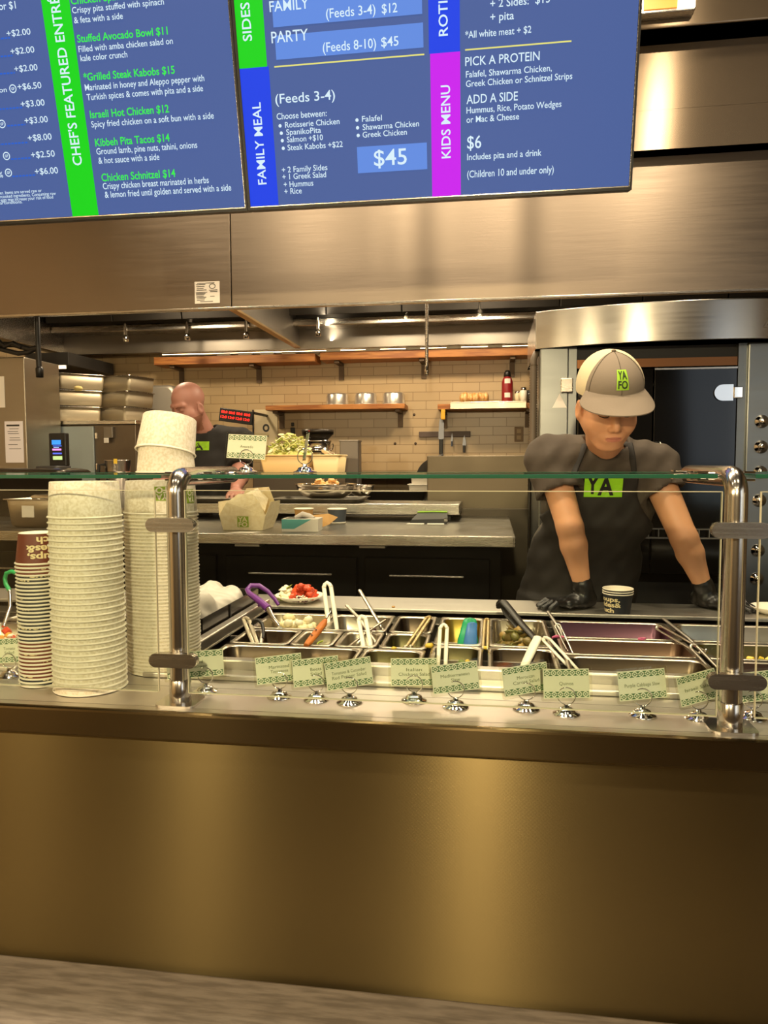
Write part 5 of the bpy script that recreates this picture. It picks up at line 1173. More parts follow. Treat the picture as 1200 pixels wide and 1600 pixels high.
def rot_pan(cx, cy, z, a, lab, sx=.26, sy=.30, h=.098, grp='steel pans stacked on the warming cabinet'):
    t = thing('hotel_pan', lab, 'steel pan', (cx, cy, z), grp)
    M = Matrix.Translation((cx, cy, 0)) @ Matrix.Rotation(R(a), 4, 'Z')
    P_ = lambda zz, i: [M @ Vector(p) for p in rring(-sx/2, sx/2, -sy/2, sy/2, zz, i, .02)]
    MB().loft([P_(z, .02), P_(z+.006, .014), P_(z+h-.004, .008), P_(z+h-.003, .012), P_(z+.012, .02)], cap0=True, cap1=True).build('tub', mat('old_pan_steel', '#c2b69c', .5, .8, noise=.2, nscale=9), t)
    MB().loft([P_(z+h-.004, .006), P_(z+h-.004, 0), P_(z+h, 0), P_(z+h, .012)]).build('rim', STEEL, t)
for i, lab in enumerate(('bottom', 'middle', 'top')):
    rot_pan(-2.14+.008*i, 3.22, 1.6405+.104*i, 38+3*i, lab+' steel pan of the left stack on the warming cabinet', .30, .34)
    rot_pan(-1.83, 3.33+.01*i, 1.6405+.104*i, 66+4*i, lab+' steel pan of the right stack on the warming cabinet', .26, .28)
MB_ = MB(); MB_.ell((-1.985, 3.015, 1.845), (.028, .02, .016), 12, 8, 0, None, .2, random.Random(3)); solo(MB_, 'cloth_scrap', mat('yellow_cloth', '#e3cf8a', .8), 'crumpled pale yellow cloth tucked between the stacked pans', 'cloth')
t = thing('wall_heater', 'dark box with a bright lower edge on the left wall above the pans', 'heater', (-2.45, 3.55, 2.0))
MB().box(-2.53, -2.22, 3.3, 3.9, 2.035, 2.12, bev=.004).build('case', DGREY, t)
MB().box(-2.50, -2.25, 3.305, 3.32, 2.012, 2.034).build('lit_edge', glow('lit_edge_white', '#fff0d0', 1.6), t)  # glow painted in for a lit shelf edge, no lamp here
t = thing('paper_dispenser', 'rounded steel paper dispenser on the tiled wall behind the bald worker', 'dispenser', (-1.83, 3.88, 1.62))
MB().loft([rring(-1.965, -1.70, 1.60, 1.945, 0, i, .05, 8) and [(p[0], y, p[1]) for p in rring(-1.965, -1.70, 1.60, 1.945, 0, i, .05, 8)] for i, y in ((0, 3.948), (0, 3.83), (.006, 3.815), (.02, 3.808))], cap1=True).build('cover', mat('satin_steel', '#c9c2b4', .5, .7), t)

# ------------------------------------------------------------------ tiled wall: shelves and what hangs there
def wood_shelf(x0, x1, z0, z1, y0, lab, br, led=False):
    t = thing('wooden_wall_shelf', lab, 'shelf', ((x0+x1)/2, 3.85, z0), 'wooden wall shelves')
    MB().box(x0, x1, y0, 3.949, z0, z1, bev=.003).build('board', WOOD, t)
    for x in br:
        MB().box(x-.018, x+.018, y0+.02, 3.949, z0-.022, z0-.0005, bev=.003).box(x-.018, x+.018, 3.935, 3.949, z0-.12, z0-.022).build('bracket', mat('bracket_brown', '#5b4a3a', .5, .6), t)
    return t
wood_shelf(-1.827, -.632, 2.082, 2.138, 3.75, 'long wooden shelf on the tiles, left half just under the hood', (-1.70, -1.10))
wood_shelf(-.593, .96, 2.090, 2.146, 3.75, 'long wooden shelf on the tiles, right half just under the hood', (-.48, .12, .74))
t = thing('shelf_light_strip', 'warm light strip on the long wooden shelf under the hood', 'light strip', (-.5, 3.80, 2.147))
MB().box(-1.8, .9, 3.785, 3.815, 2.1475, 2.158).build('housing', STEELD, t); MB().box(-1.78, .88, 3.79, 3.81, 2.158, 2.163).build('diffuser', LAMPG, t)
wood_shelf(-.995, .004, 1.745, 1.780, 3.75, 'short wooden shelf carrying three upturned steel bowls', (-.93, -.05))
wood_shelf(.232, .90, 1.735, 1.772, 3.75, 'short wooden shelf carrying the bread bag and red bottle', (.27, .85))
o = MB().box(.322, .828, 3.70, 3.93, 1.7725, 1.781, bev=.002).box(.322, .828, 3.70, 3.704, 1.735, 1.7725).build('shelf_tray', PANSTEEL); o['label'] = 'pale steel tray edge laid over the right wooden shelf'; o['category'] = 'tray'
for k in range(9):
    x = -1.30+.16*k if k < 4 else -.50+.28*(k-4)
    o = MB().box(-.05, .05, -.03, .03, 0, .016, bev=.003).build('white_towel', PAPER); o.location = (x, 3.765-.0, 2.1387 if k < 4 else 2.1465); o.scale = (1, .5, 1); o['label'] = 'small white folded towel lying on the long wooden shelf under the hood'; o['category'] = 'towel'; o['group'] = 'towels on the long wooden shelf'
for x, lab in ((-.49, 'left'), (-.285, 'middle'), (-.085, 'right')):
    o = MB().lathe([(0, .083), (.062, .083), (.072, .078), (.076, .07), (.079, .006), (.083, .004), (.083, 0), (.076, 0), (.07, .06), (0, .076)], 36).build('upturned_steel_bowl', mat('satin_bowl_steel', '#e2dccf', .3, .85))
    o.location = (x, 3.84, 1.7803); o['label'] = lab+' one of three upturned steel bowls on the wooden shelf'; o['category'] = 'bowl'; o['group'] = 'upturned steel bowls'
t = thing('bread_bag', 'plastic bag of orange tan bread on the right wooden shelf', 'bread', (.48, 3.83, 1.7815))
mb = MB(); rr_ = random.Random(9)
for k in range(9): mb.ell((.40+.02*k, 3.82+rr_.uniform(-.02, .02), 1.7815+.035), (.022, .06, .035+rr_.uniform(-.004, .006)), 14, 8, 0, None, .05, rr_)
mb.build('bread_slices', mat('toast_crust', '#d99a55', .5, col2='#e8c48c', nscale=40), t)
t = thing('red_bottle', 'dark red bottle with black cap and white label on the right shelf', 'bottle', (.70, 3.80, 1.7815)); T = Matrix.Translation((.705, 3.80, 1.7815))
MB().lathe([(0, 0), (.036, .0), (.038, .006), (.038, .135), (.030, .16), (.02, .175)], 24, M=T).build('bottle', mat('dark_red_plastic', '#8a1f22', .35), t)
MB().lathe([(.022, .172), (.026, .175), (.022, .20), (.014, .215), (0, .216)], 20, M=T).build('cap', BLACK, t)
for z, w in ((.125, 1), (.03, .8)):
    MB().lathe([(.0385, z), (.0385, z+.032)], 16, M=T, a0=R(-120), a1=R(-60)).build('label_patch', PAPER, t)
for x, y, r, h, lab, m in ((.775, 3.80, .022, .075, 'small clear spice jar beside the red bottle', mat('spice_jar', '#d9c9a6', .3)), (.815, 3.79, .024, .10, 'steel topped ivory shaker on the right shelf', WHITEP), (.852, 3.80, .017, .09, 'slim dark bottle at the right end of the shelf', mat('dark_bottle', '#2b2620', .3))):
    t = thing('spice_jar', lab, 'jar', (x, y, 1.7815 if x < .83 else 1.7725), 'jars on the right shelf'); T = Matrix.Translation((x, y, 1.7815 if x < .83 else 1.7725))
    MB().lathe([(0, 0), (r, 0), (r, h*.72), (r*.75, h*.80)], 18, M=T).build('jar', m, t)
    MB().lathe([(r*.8, h*.78), (r*.85, h*.8), (r*.8, h*.97), (0, h)], 18, M=T).build('lid', STEELP if x < .83 else BLACK, t)
MB_ = MB(); MB_.box(.255, .285, 3.735, 3.749, 1.665, 1.735, bev=.004); solo(MB_, 'yellow_tag', mat('yellow_tag_plastic', '#d9a52c', .5), 'yellow tag hanging from the left end of the right shelf', 'tag')
t = thing('knife_rack', 'dark magnetic knife strip on the tiled wall', 'knife rack', (.27, 3.94, 1.57))
MB().box(.085, .452, 3.928, 3.949, 1.552, 1.592, bev=.003).build('strip', mat('dark_strip', '#5a4a42', .5), t)
for q, lab, L, zt, w in ((.244, 'longest kitchen knife on the magnetic strip, handle down', .27, 1.70, .020), (.321, 'short blue grey knife in the middle of the magnetic strip', .095, 1.580, .009), (.408, 'medium knife at the right end of the magnetic strip', .125, 1.566, .013)):
    t = thing('kitchen_knife', lab, 'knife', (q, 3.92, zt-L), 'knives on the magnetic strip')
    mb = MB(); zb = zt-L*.60
    mb.prism([(q-w, zb), (q+w, zb), (q+w, zt-.05), (q+w*.2, zt), (q-w*.6, zt-.03)], -3.9275, -3.9245, 0, Matrix(((1, 0, 0, 0), (0, 0, -1, 0), (0, 1, 0, 0), (0, 0, 0, 1)))); mb.build('blade', mat('blade_steel', '#80828a', .35, .8), t)
    MB().box(q-w*.7, q+w*.7, 3.917, 3.9275, zt-L, zb, bev=.003).build('handle', BLACK if q != .321 else mat('slate_plastic', '#4a5568', .5), t)
t = thing('wall_outlet', 'brown wall outlet plate on the tiles beside the worker', 'outlet', (.79, 3.94, 1.57))
MB().box(.760, .822, 3.942, 3.949, 1.515, 1.620, bev=.003).build('plate', mat('outlet_brown', '#8a7050', .5), t)
for z in (1.545, 1.59): MB().box(.776, .806, 3.940, 3.942, z-.014, z+.014, bev=.001).build('socket', mat('outlet_ivory', '#b39a74', .5), t)
for q in ((.049, 1.714), (-.09, 1.509), (.059, 1.508)):
    o = MB().lathe([(0, -.004), (.008, -.004), (.010, 0)], 12).build('wall_plug', mat('plug_brown', '#4a3a2a', .6)); o.location = (q[0], 3.949, q[1]); o.rotation_euler = (R(-90), 0, 0)
    o['label'] = 'small brown plug hole on the tiles near the knife strip'; o['category'] = 'wall plug'; o['group'] = 'plugs in the tiled wall'
t = thing('order_display', 'black order timer display with rows of red figures behind the bald worker', 'display', (-1.16, 3.6, 1.63))
M = Matrix.Translation((-1.160, 3.60, 1.696)) @ Matrix.Rotation(R(8), 4, 'Y') @ Matrix.Rotation(R(4), 4, 'Z')
MB().box(-.118, .118, -.004, .03, -.046, .046, bev=.004, M=M).build('case', BLACK, t)
RED = glow('red_led', '#ff2a22', 1.5)
for v in (.012, -.022):
    mb = MB()
    for j in range(4): text(mb, '88:8' if v > 0 else '12:0', lambda u, w: M @ Vector((u, -.0055, w)), -.106+.054*j, v, .044, .017, 0, .02)
    mb.build('red_figures', RED, t)
MB().tube([(-1.045, 3.63, 1.72), (-1.045, 3.75, 1.72), (-1.045, 3.948, 1.72)], .01, 8).build('wall_arm', BLACK, t)
MB().tube([(-1.043, 3.62, 1.74), (-1.043, 3.62, 1.54)], .006, 8).build('cable', BLACK, t)
t = thing('wall_poster', 'pale poster with a round dark mark on the tiles', 'poster', (-1.05, 3.945, 1.50))
MB().box(-1.14, -.965, 3.944, 3.949, 1.50, 1.766).build('sheet', mat('poster_paper', '#d9c8a2', .7), t)
mb = MB(); pf2 = plane_fn((-1.052, 3.9435, 1.63), (1, 0, 0), (0, 0, 1))
for a in range(20):
    mb.quad([pf2(.026*r_*math.cos(w), .03*r_*math.sin(w)) for r_, w in ((1, a*math.pi/10), (1, (a+1)*math.pi/10), (.5, (a+1)*math.pi/10), (.5, a*math.pi/10))])
mb.build('round_mark', INK, t)
MB().box(-1.07, -1.035, 3.9425, 3.944, 1.565, 1.575).build('ink_line', INK, t)
t = thing('wall_thermometer', 'slim black holder on the tiles left of the steel container', 'holder', (-.85, 3.94, 1.58))
MB().box(-.865, -.832, 3.935, 3.949, 1.58, 1.632, bev=.004).build('holder', BLACK, t); MB().box(-.860, -.838, 3.938, 3.949, 1.64, 1.668, bev=.004).build('knob', BLACK, t)
# ------------------------------------------------------------------ people
def head_frame(c, theta, pitch, roll, s):
    th = R(theta); X = Vector((-math.cos(th), -math.sin(th), 0)); Yv = Vector((math.sin(th), -math.cos(th), 0)); Z = Vector((0, 0, 1))
    m = Matrix((X, Yv, Z)).transposed().to_4x4()
    M = Matrix.Translation(c) @ m @ Matrix.Rotation(R(-pitch), 4, 'X') @ Matrix.Rotation(R(roll), 4, 'Y') @ Matrix.Scale(s, 4)
    return M
def head_sdf(p, full=False, neck=None):
    q = p.copy(); q[:, 0] = np.abs(q[:, 0])
    f = .84 if full else 0
    d = s_ell(p, (0, -.012, .038), (.074, .095, .086))
    d = smin(d, s_ell(p, (0, .026, -.035), (.060, .060, .078)), .03)
    d = smin(d, s_cap(q, (.055, -.005, -.048), (.022, .052, -.100), .019, .017), .034)
    d = smin(d, s_ell(p, (0, .064, -.100), (.022, .019, .018)), .02)
    d = smin(d, s_ell(q, (.041, .052, -.036), (.024, .022, .026)), .040)
    d = smin(d, s_cap(q, (.008, .082, .022), (.044, .068, .022), .011, .012), .014)
    d = smax(d, -s_ell(q, (.031, .099, .002), (.017, .020, .012)), .012)
    d = smin(d, s_ell(q, (.031, .0735, .0), (.0165, .0125, .0105)), .004)
    d = smin(d, s_cap(p, (0, .082, .012), (0, .101, -.034), .0085, .0115), .012)
    d = smin(d, s_ell(q, (.011, .092, -.041), (.0085, .010, .0075)), .006)
    d = smin(d, s_ell(p, (0, .077, -.070), (.032, .016, .020)), .016)
    d = smin(d, s_ell(p, (0, .0895, -.0658), (.024, .0058, .0042)), .004)
    d = smin(d, s_ell(p, (0, .0885, -.0755), (.020, .0062, .0052)), .004)
    d = smax(d, -s_cap(q, (0, .0965, -.0708), (.023, .089, -.0700), .0018, .0011), .003)
    e = s_ell(q, (.078, -.010, -.020), (.010, .021, .031)); e = smax(e, -s_ell(q, (.088, -.006, -.016), (.008, .012, .020)), .006)
    d = smin(d, e, .008)
    if neck is not None: d = smin(d, s_cap(p, (0, -.022, -.055), neck, .054, .056), .03)
    return d
def lips_pick(c):
    return (((c[:, 0]/.0225)**2+((c[:, 2]+.0708)/.0082)**2 < 1) & (c[:, 1] > .070)).astype(int)
def add_net(mb, fn, lo, hi, h, mi=0, M=None, pick=None):
    V, F = nets(fn, lo, hi, h); o = len(mb.v)
    mb.v += [tuple(M @ Vector(p)) if M is not None else tuple(p) for p in V]
    mb.f += [tuple(int(i)+o for i in f) for f in F]; mb.sm += [True]*len(F)
    mb.mi += [mi]*len(F) if pick is None else [int(i) for i in pick(V[F].mean(1))]
def box_of(pts, pad): pts = np.array(pts); return pts.min(0)-pad, pts.max(0)+pad
def hand_sdf(p, curl=.35, side=1):
    """palm down, fingers along +y, thumb on the side x*side"""
    d = s_ell(p, (0, .048, .020), (.041, .054, .0165))
    d = smin(d, s_cap(p, (-.030, .066, .020), (.030, .070, .020), .0125, .0125), .012)
    d = smin(d, s_cap(p, (0, -.02, .028), (0, .03, .022), .026, .024), .02)
    for i, (x, L) in enumerate(((-.030, .060), (-.0105, .074), (.0095, .080), (.029, .070))):
        x = x*side; b = np.array((x, .084, .022)); sp = x*.25
        a1, a2, a3 = curl*.3, curl*1.1, curl*2.0; l1, l2, l3 = L*.44, L*.31, L*.25
        k1 = b+np.array((sp*.5, l1*math.cos(a1), .004-l1*math.sin(a1)*.3)); k2 = k1+np.array((sp*.2, l2*math.cos(a2), -l2*math.sin(a2))); k3 = k2+np.array((0, l3*math.cos(a3), -l3*math.sin(a3)))
        for k in (k1, k2, k3): k[2] = max(k[2], .0095)
        f = union([s_cap(p, b, k1, .0098, .0092), s_cap(p, k1, k2, .0092, .0086), s_cap(p, k2, k3, .0086, .0076)], .003)
        d = smin(d, f, .005)
    t = union([s_cap(p, (side*.028, .022, .019), (side*.052, .050, .0155), .0135, .0115), s_cap(p, (side*.052, .050, .0155), (side*.062, .080, .0125), .0115, .0088)], .005)
    return smin(d, t, .008)
def hand_M(w, ang): return Matrix.Translation(w) @ Matrix.Rotation(R(ang), 4, 'Z')

# ---- the worker leaning on the rear board
wk = thing('person', 'worker in taupe cap and black apron leaning on the board with gloved hands', 'person', (.93, 1.36, 0))
HM = head_frame((.948, .955, 1.546), 9, 26, 2, 1.05)
SL, EL, WL = (.796, 1.145, 1.378), (.853, 1.062, 1.162), (.900, 1.075, .955)
SR, ER, WR = (1.130, 1.185, 1.352), (1.214, 1.105, 1.126), (1.290, 1.140, .955)
NB = (.972, 1.155, 1.395)
iHM = HM.inverted(); nk = tuple(iHM @ Vector(NB))
mb = MB()
add_net(mb, lambda p: head_sdf(p, neck=nk), (-.105, -.30, -.27), (.105, .13, .14), .0034, M=HM, pick=lips_pick)
for S_, E_, W_ in ((SL, EL, WL), (SR, ER, WR)):
    S_, E_, W_ = map(np.array, (S_, E_, W_)); f1 = E_+(W_-E_)*.28
    fn = lambda p: union([s_cap(p, S_, E_, .052, .042), s_cap(p, E_, f1, .042, .042), s_cap(p, f1, W_, .042, .024), s_cap(p, W_, W_+(W_-E_)*.04, .023, .022)], .012)
    lo, hi = box_of([S_, E_, W_], .08); add_net(mb, fn, lo, hi, .006)
add_net(mb, lambda p: union([s_cap(p, SL, SR, .055, .055), s_ell(p, (.965, 1.25, 1.24), (.16, .10, .19)), s_ell(p, (.93, 1.36, .98), (.16, .105, .2)), s_cap(p, NB, (.965, 1.2, 1.3), .055, .08)], .05), (.70, 1.0, .74), (1.25, 1.56, 1.5), .014)
mb.build('body', [SKIN, LIPS], wk)
def shirt_sdf(p, infl=0):
    d = union([s_cap(p, SL, SR, .074, .074), s_ell(p, (.962, 1.235, 1.25), (.195, .122, .20)), s_ell(p, (.930, 1.33, 1.03), (.190, .128, .2)), s_ell(p, (.905, 1.37, .87), (.198, .14, .16)),
               s_cap(p, NB, SL, .060, .066), s_cap(p, NB, SR, .060, .066)], .05)
    return d-infl
def fold(p, a=1.0): return a*(.0035*np.sin(p[:, 0]*38+p[:, 2]*52)*np.sin(p[:, 2]*31-p[:, 0]*44+p[:, 1]*20)+.002*np.sin(p[:, 0]*90-p[:, 2]*70))
def shirt_full(p):
    d = shirt_sdf(p)
    for S_, E_, t_ in ((SL, EL, .50), (SR, ER, .36)):
        S_ = np.array(S_); E_ = np.array(E_); e = S_+(E_-S_)*t_; n = (E_-S_)/np.linalg.norm(E_-S_)
        sl = s_cap(p, S_, S_+(E_-S_)*.9, .072, .082); sl = np.maximum(sl, (p-e)@n)
        d = smin(d, sl, .03)
        d = np.maximum(d, -np.maximum(s_cap(p, S_+(E_-S_)*.2, E_, .060, .062), -(p-e)@n-.02))
    d = d+fold(p)
    neck = s_cap(p, np.array(NB)+np.array((0, .03, -.03)), np.array(NB)+np.array((-.004, -.06, .11)), .066, .075)
    return np.maximum(smax(d, -neck, .006), .80-p[:, 2])
add = sdf_obj(shirt_full, (.66, .96, .78), (1.30, 1.56, 1.52), .0075, 'shirt', SHIRT, wk)
mbc = MB(); ax = Vector((-.004, -.06, .11)).normalized(); u1 = ax.cross(Vector((1, 0, 0))).normalized(); u2 = ax.cross(u1)
cc = Vector(NB)+ax*.022
mbc.tube([tuple(cc+u1*.068*math.cos(a*math.pi/20)+u2*.068*math.sin(a*math.pi/20)) for a in range(40)], .0065, 8, closed=True); mbc.build('collar', SHIRT, wk)
def apron_sdf(p):
    d = shirt_sdf(p, .010)+fold(p, .9)
    z = p[:, 2]; xc = .955-.05*np.clip((1.3-z)/.4, 0, 1)
    w = np.where(z > 1.14, .115+.12*np.clip((1.30-z)/.16, 0, 1)**2, .30)
    yc = 1.20+.16*np.clip((1.35-z)/.4, 0, 1)
    m = np.maximum(np.maximum(np.abs(p[:, 0]-xc)-w, z-1.335), p[:, 1]-yc)
    sk = np.maximum(s_cap(p, (.905, 1.37, .95), (.905, 1.40, .45), .20, .24), np.maximum(z-.90, .46-z)); sk = np.maximum(np.maximum(sk, p[:, 1]-1.42), 1.195-p[:, 1])
    return np.maximum(smin(smax(d, m, .006), sk+fold(p, .7), .02), np.where(z < .93, 1.19-p[:, 1], -1))
sdf_obj(apron_sdf, (.60, .98, .42), (1.26, 1.5, 1.38), .0085, 'apron', APRON, wk)
def surf(fn, x, z, y0=.95, y1=1.4):
    ys = np.linspace(y0, y1, 220); P_ = np.stack([np.full(220, x), ys, np.full(220, z)], 1); d = fn(P_)
    i = int(np.argmax(d < 0)); return ys[i]
for s, sg in ((SL, -1), (SR, 1)):
    x0 = .955+sg*.095; pts = []
    for k in range(9):
        q = k/8; x = x0+(NB[0]+sg*.062-x0)*q; z = 1.33+(1.455-1.33)*q**.9
        y = surf(shirt_full, x, min(z, 1.44)); y = y if y > .96 else 1.12
        pts.append((x, y-.003+(.05*q if q > .8 else 0), z))
    MB().tube(pts, .013, 8, flat=.25).build('apron_strap', APRON, wk)
ox, oz = .899, 1.258
smooth_bib = lambda p: shirt_sdf(p, .0165)
lf = lambda u, v, d=0: Vector((ox+u, surf(smooth_bib, ox+u, oz+v)-d, oz+v))
mb = MB(); nn = 10; S1, S2 = .120, .078
for i in range(nn):
    for j in range(6):
        mb.quad([lf(S1*(i+a)/nn, S2*(j+b)/6) for a, b in ((0, 0), (1, 0), (1, 1), (0, 1))], 0)
g = lambda u, v: lf(u, v, .0022)
text(mb, 'Y', g, .006, .012, .040, .056, 1, .03); text(mb, 'A', g, .042, .008, .050, .056, 1, .03)
mb.build('apron_logo', [mat('bright_lime_print', '#93d81a', .55), mat('dark_print', '#191715', .8)], wk)
# trousers and shoes
mb = MB(); fn = lambda p: union([s_cap(p, (.83, 1.39, .86), (.84, 1.40, .10), .10, .06), s_cap(p, (.99, 1.40, .86), (1.0, 1.42, .10), .10, .06)], .04)
add_net(mb, fn, (.66, 1.22, .02), (1.16, 1.56, 1.0), .016); mb.build('trousers', APRON, wk)
for x, y in ((.84, 1.36), (1.0, 1.38)):
    MB().ell((x, y, .045), (.05, .13, .045), 16, 8).build('shoe', BLACK, wk)
# gloves
for W_, E_, ang, side, nm in ((WL, EL, 112, 1, 'glove'), (WR, ER, 232, -1, 'glove')):
    Wv = Vector(W_); base = Vector((W_[0], W_[1], .9002)); M = hand_M(base, ang); iM = M.inverted()
    a = np.array(iM @ Vector(W_)); e = np.array(iM @ (Vector(W_)+(Vector(E_)-Vector(W_)).normalized()*.022))
    fn = lambda p: np.minimum(smin(hand_sdf(p, .5, side), np.minimum(s_cap(p, a, e, .0325, .033), s_cap(p, (0, .005, .030), a, .031, .0325)), .012), 9)+.0008*np.sin(p[:, 0]*300)*np.sin(p[:, 1]*260)
    sdf_obj(fn, (-.10, -.07, -.004), (.10, .21, .12), .0034, nm, GLOVE, wk, M=M)
# hair, lashes and cap
mb = MB(); add_net(mb, lambda p: np.maximum(np.maximum(s_ell(p, (0, -.016, .034), (.0785, .0985, .088)), p[:, 2]-.07), np.maximum(p[:, 1]-.018+np.maximum(0, -.01-p[:, 2])*.9, -.065-p[:, 2])), (-.10, -.14, -.09), (.10, .05, .10), .004, M=HM)
mb.build('hair', HAIR, wk)
mb = MB()
for s in (-1, 1):
    mb.tube([HM @ Vector(q) for q in ((s*.0175, .0835, -.0035), (s*.025, .0868, -.0065), (s*.033, .0862, -.0070), (s*.041, .0825, -.0055), (s*.047, .077, -.003))], [.0008, .0013, .0014, .0013, .0007], 6)
mb.build('eyelashes', HAIR, wk)
mb = MB()
for s in (-1, 1):
    mb.tube([HM @ Vector(q) for q in ((s*.014, .0925, .019), (s*.026, .092, .025), (s*.040, .083, .024), (s*.050, .072, .018))], [.002, .0028, .0024, .001], 6, flat=.6)
mb.build('eyebrows', HAIR, wk)
CC = Vector((0, -.006, .052)); RX, RY, RZc = .0915, .1105, .100
def crown(phi, el, off=0):
    # phi 0 = front; the lower edge rises at the front
    z0 = .036+.014*max(0, math.cos(phi))
    e0 = math.asin(max(-1, min(1, (z0-CC.z)/RZc))); e = e0+(math.pi/2-e0)*el
    k = 1+.05*math.sin(min(1, el*1.6)*math.pi)*max(0, math.cos(phi))
    return HM @ Vector((CC.x+(RX+off)*math.cos(e)*math.sin(phi)*k, CC.y+(RY+off)*math.cos(e)*math.cos(phi)*k, CC.z+(RZc+off)*math.sin(e)*(1+.04*math.cos(e))))
def crown_part(p0, p1, n, nm, m):
    mb = MB(); K = 12
    for off, fl in ((0, 1), (-.004, -1)):
        V = [crown(p0+(p1-p0)*i/n, j/K, off) for i in range(n+1) for j in range(K+1)]
        F = [(i*(K+1)+j, i*(K+1)+j+1, (i+1)*(K+1)+j+1, (i+1)*(K+1)+j)[::fl] for i in range(n) for j in range(K)]
        mb.add(V, F, 0, True)
    for i in range(n):
        a, b = p0+(p1-p0)*i/n, p0+(p1-p0)*(i+1)/n
        mb.quad([crown(a, 0), crown(b, 0), crown(b, 0, -.004), crown(a, 0, -.004)])
    return mb.build(nm, m, wk)
crown_part(R(-63), R(63), 26, 'cap_front', CAPF); crown_part(R(63), R(297), 34, 'cap_mesh', CAPM)
MB().ell(tuple(HM @ Vector((CC.x, CC.y, CC.z+RZc+.002))), (.007, .007, .004), 12, 6).build('cap_button', CAPF, wk)
for ph in (0, 55, -55):
    MB().tube([crown(R(ph), j/12, .0004) for j in range(13)], .0011, 6).build('cap_seam', mat('cap_seam', '#5f5649', .9), wk)
MB().tube([crown(R(-63+126*i/24), .0, .0008) for i in range(25)], .0022, 6).build('cap_band', mat('cap_band_dark', '#3b342c', .9), wk)
mb = MB(); n, K = 28, 10
def brim(a, r, dz=0):
    phi = R(-62+124*a); b = Vector((CC.x+(RX-.002)*math.sin(phi), CC.y+(RY-.002)*math.cos(phi), .050))
    ext = .073*max(0, math.cos(phi*1.30))**.55+.004
    d = Vector((math.sin(phi)*.55, math.cos(phi)*1.0, 0)).normalized()
    x = b+d*ext*r; x.z += .016-.030*r*(ext/.075)-.5*(x.x/.09)**2*.030*(.4+.6*r)+dz
    return HM @ x
for dz, fl in ((.0015, 1), (-.0015, -1)):
    V = [brim(i/n, j/K, dz) for i in range(n+1) for j in range(K+1)]
    mb.add(V, [(i*(K+1)+j, (i+1)*(K+1)+j, (i+1)*(K+1)+j+1, i*(K+1)+j+1)[::-fl] for i in range(n) for j in range(K)], 0, True)
for i in range(n): mb.quad([brim(i/n, 1, .0015), brim((i+1)/n, 1, .0015), brim((i+1)/n, 1, -.0015), brim(i/n, 1, -.0015)])
mb.build('cap_brim', CAPF, wk)
def badge(u, v, d=0):
    return crown(R(-1)-u/.105, .18+v/.115, .002+d)
mb = MB()
for i in range(6):
    for j in range(6): mb.quad([badge(.038*(i+a)/6-.019, .038*(j+b)/6) for a, b in ((0, 0), (1, 0), (1, 1), (0, 1))], 0)
bg_ = lambda u, v: badge(u, v, .0012)
text(mb, 'YA', bg_, -.016, .020, .031, .0150, 1, .03); text(mb, 'FO', bg_, -.015, .003, .030, .0140, 1, .03)
mb.build('cap_badge', [mat('badge_lime', '#9ccf2e', .6), mat('badge_ink', '#2d3a1a', .8)], wk)

# ---- the bald worker behind the pass
bw = thing('person', 'bald bearded worker in a black shirt looking down behind the tall bowl stacks', 'person', (-1.0, 2.82, 0))
BM = head_frame((-1.098, 2.645, 1.695), -28, 22, 0, 1.06); nb = (-1.04, 2.75, 1.535)
SL2, SR2 = (-1.225, 2.74, 1.495), (-.845, 2.79, 1.492); ER2, WR2 = (-.80, 2.64, 1.29), (-.725, 2.36, 1.235); EL2, WL2 = (-1.27, 2.62, 1.24), (-1.12, 2.46, 1.20)
mb = MB()
nkb = tuple(BM.inverted() @ Vector(nb))
def beard_pick(c): return ((c[:, 2] < -.052) & (c[:, 1] > -.01) & (c[:, 2] > -.14) & ~((np.abs(c[:, 0]) < .02) & (c[:, 1] > .09) & (c[:, 2] > -.082))).astype(int)
add_net(mb, lambda p: head_sdf(p, neck=nkb), (-.11, -.22, -.26), (.11, .13, .14), .005, M=BM, pick=beard_pick)
for S_, E_, W_ in ((SL2, EL2, WL2), (SR2, ER2, WR2)):
    S_, E_, W_ = map(np.array, (S_, E_, W_))
    fn = lambda p: union([s_cap(p, S_, E_, .058, .046), s_cap(p, E_, W_, .046, .029)], .02)
    lo, hi = box_of([S_, E_, W_], .08); add_net(mb, fn, lo, hi, .009)
    M = Matrix.Translation(W_) @ Matrix.Rotation(math.atan2((W_-E_)[1], (W_-E_)[0])-math.pi/2, 4, 'Z') @ Matrix.Rotation(R(-12), 4, 'X') @ Matrix.Translation((0, .0, -.03))
    add_net(mb, lambda p: hand_sdf(p, .8, 1 if S_[0] < -1 else -1), (-.09, -.05, -.03), (.09, .19, .06), .006, M=M)
add_net(mb, lambda p: union([s_cap(p, SL2, SR2, .05, .05), s_ell(p, (-1.02, 2.80, 1.30), (.16, .10, .2)), s_cap(p, nb, (-1.02, 2.8, 1.4), .055, .09)], .05), (-1.35, 2.6, 1.0), (-.70, 3.0, 1.62), .016)
mb.build('body', [SKIN2, BEARD], bw)
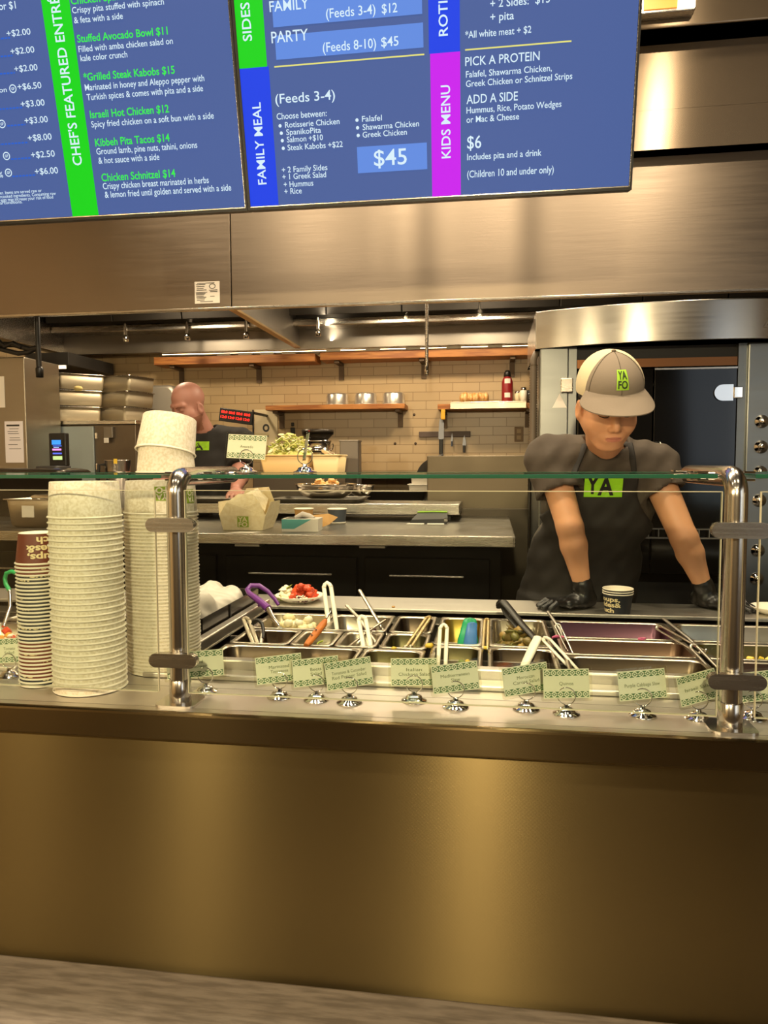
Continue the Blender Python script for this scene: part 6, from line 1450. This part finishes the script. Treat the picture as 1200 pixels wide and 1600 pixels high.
def bshirt(p):
    d = union([s_cap(p, SL2, SR2, .078, .078), s_ell(p, (-1.02, 2.79, 1.34), (.205, .135, .22)), s_ell(p, (-1.01, 2.81, 1.02), (.20, .14, .24)), s_cap(p, nb, SL2, .062, .07), s_cap(p, nb, SR2, .062, .07)], .05)
    for S_, E_ in ((SL2, EL2), (SR2, ER2)):
        S_ = np.array(S_); E_ = np.array(E_); e = S_+(E_-S_)*.72; n = (E_-S_)/np.linalg.norm(E_-S_)
        d = smin(d, np.maximum(s_cap(p, S_, E_, .076, .074), (p-e)@n), .03)
    neck = s_cap(p, np.array(nb)+np.array((.01, .02, -.03)), np.array(nb)+np.array((-.03, -.05, .12)), .066, .08)
    return np.maximum(smax(d+fold(p, .8), -neck, .008), .80-p[:, 2])
sdf_obj(bshirt, (-1.42, 2.52, .78), (-.64, 3.02, 1.60), .011, 'shirt', SHIRTB, bw)
mb = MB(); fx = lambda u, v, d=0: Vector((-1.135+u, surf(bshirt, -1.135+u, 1.445+v, 2.4, 2.95)-.004-d, 1.445+v))
for i in range(10):
    for j in range(4): mb.quad([fx(.145*(i+a)/10, .05*(j+b)/4) for a, b in ((0, 0), (1, 0), (1, 1), (0, 1))], 0)
text(mb, 'YA', lambda u, v: fx(u, v, .002), .012, .004, .098, .038, 1, .03); mb.build('shirt_logo', [LIME, SHIRTB], bw)
mb = MB(); add_net(mb, lambda p: union([s_cap(p, (-1.10, 2.82, .86), (-1.10, 2.84, .10), .10, .06), s_cap(p, (-.92, 2.82, .86), (-.92, 2.84, .10), .10, .06)], .04), (-1.26, 2.66, .02), (-.76, 2.98, 1.0), .018); mb.build('trousers', SHIRTB, bw)
for x in (-1.10, -.92): MB().ell((x, 2.80, .045), (.05, .13, .045), 16, 8).build('shoe', BLACK, bw)
mb = MB()
for s in (-1, 1): mb.tube([BM @ Vector(q) for q in ((s*.014, .0925, .016), (s*.028, .091, .021), (s*.044, .080, .019))], [.003, .0038, .0015], 6, flat=.6)
mb.build('eyebrows', BEARD, bw)
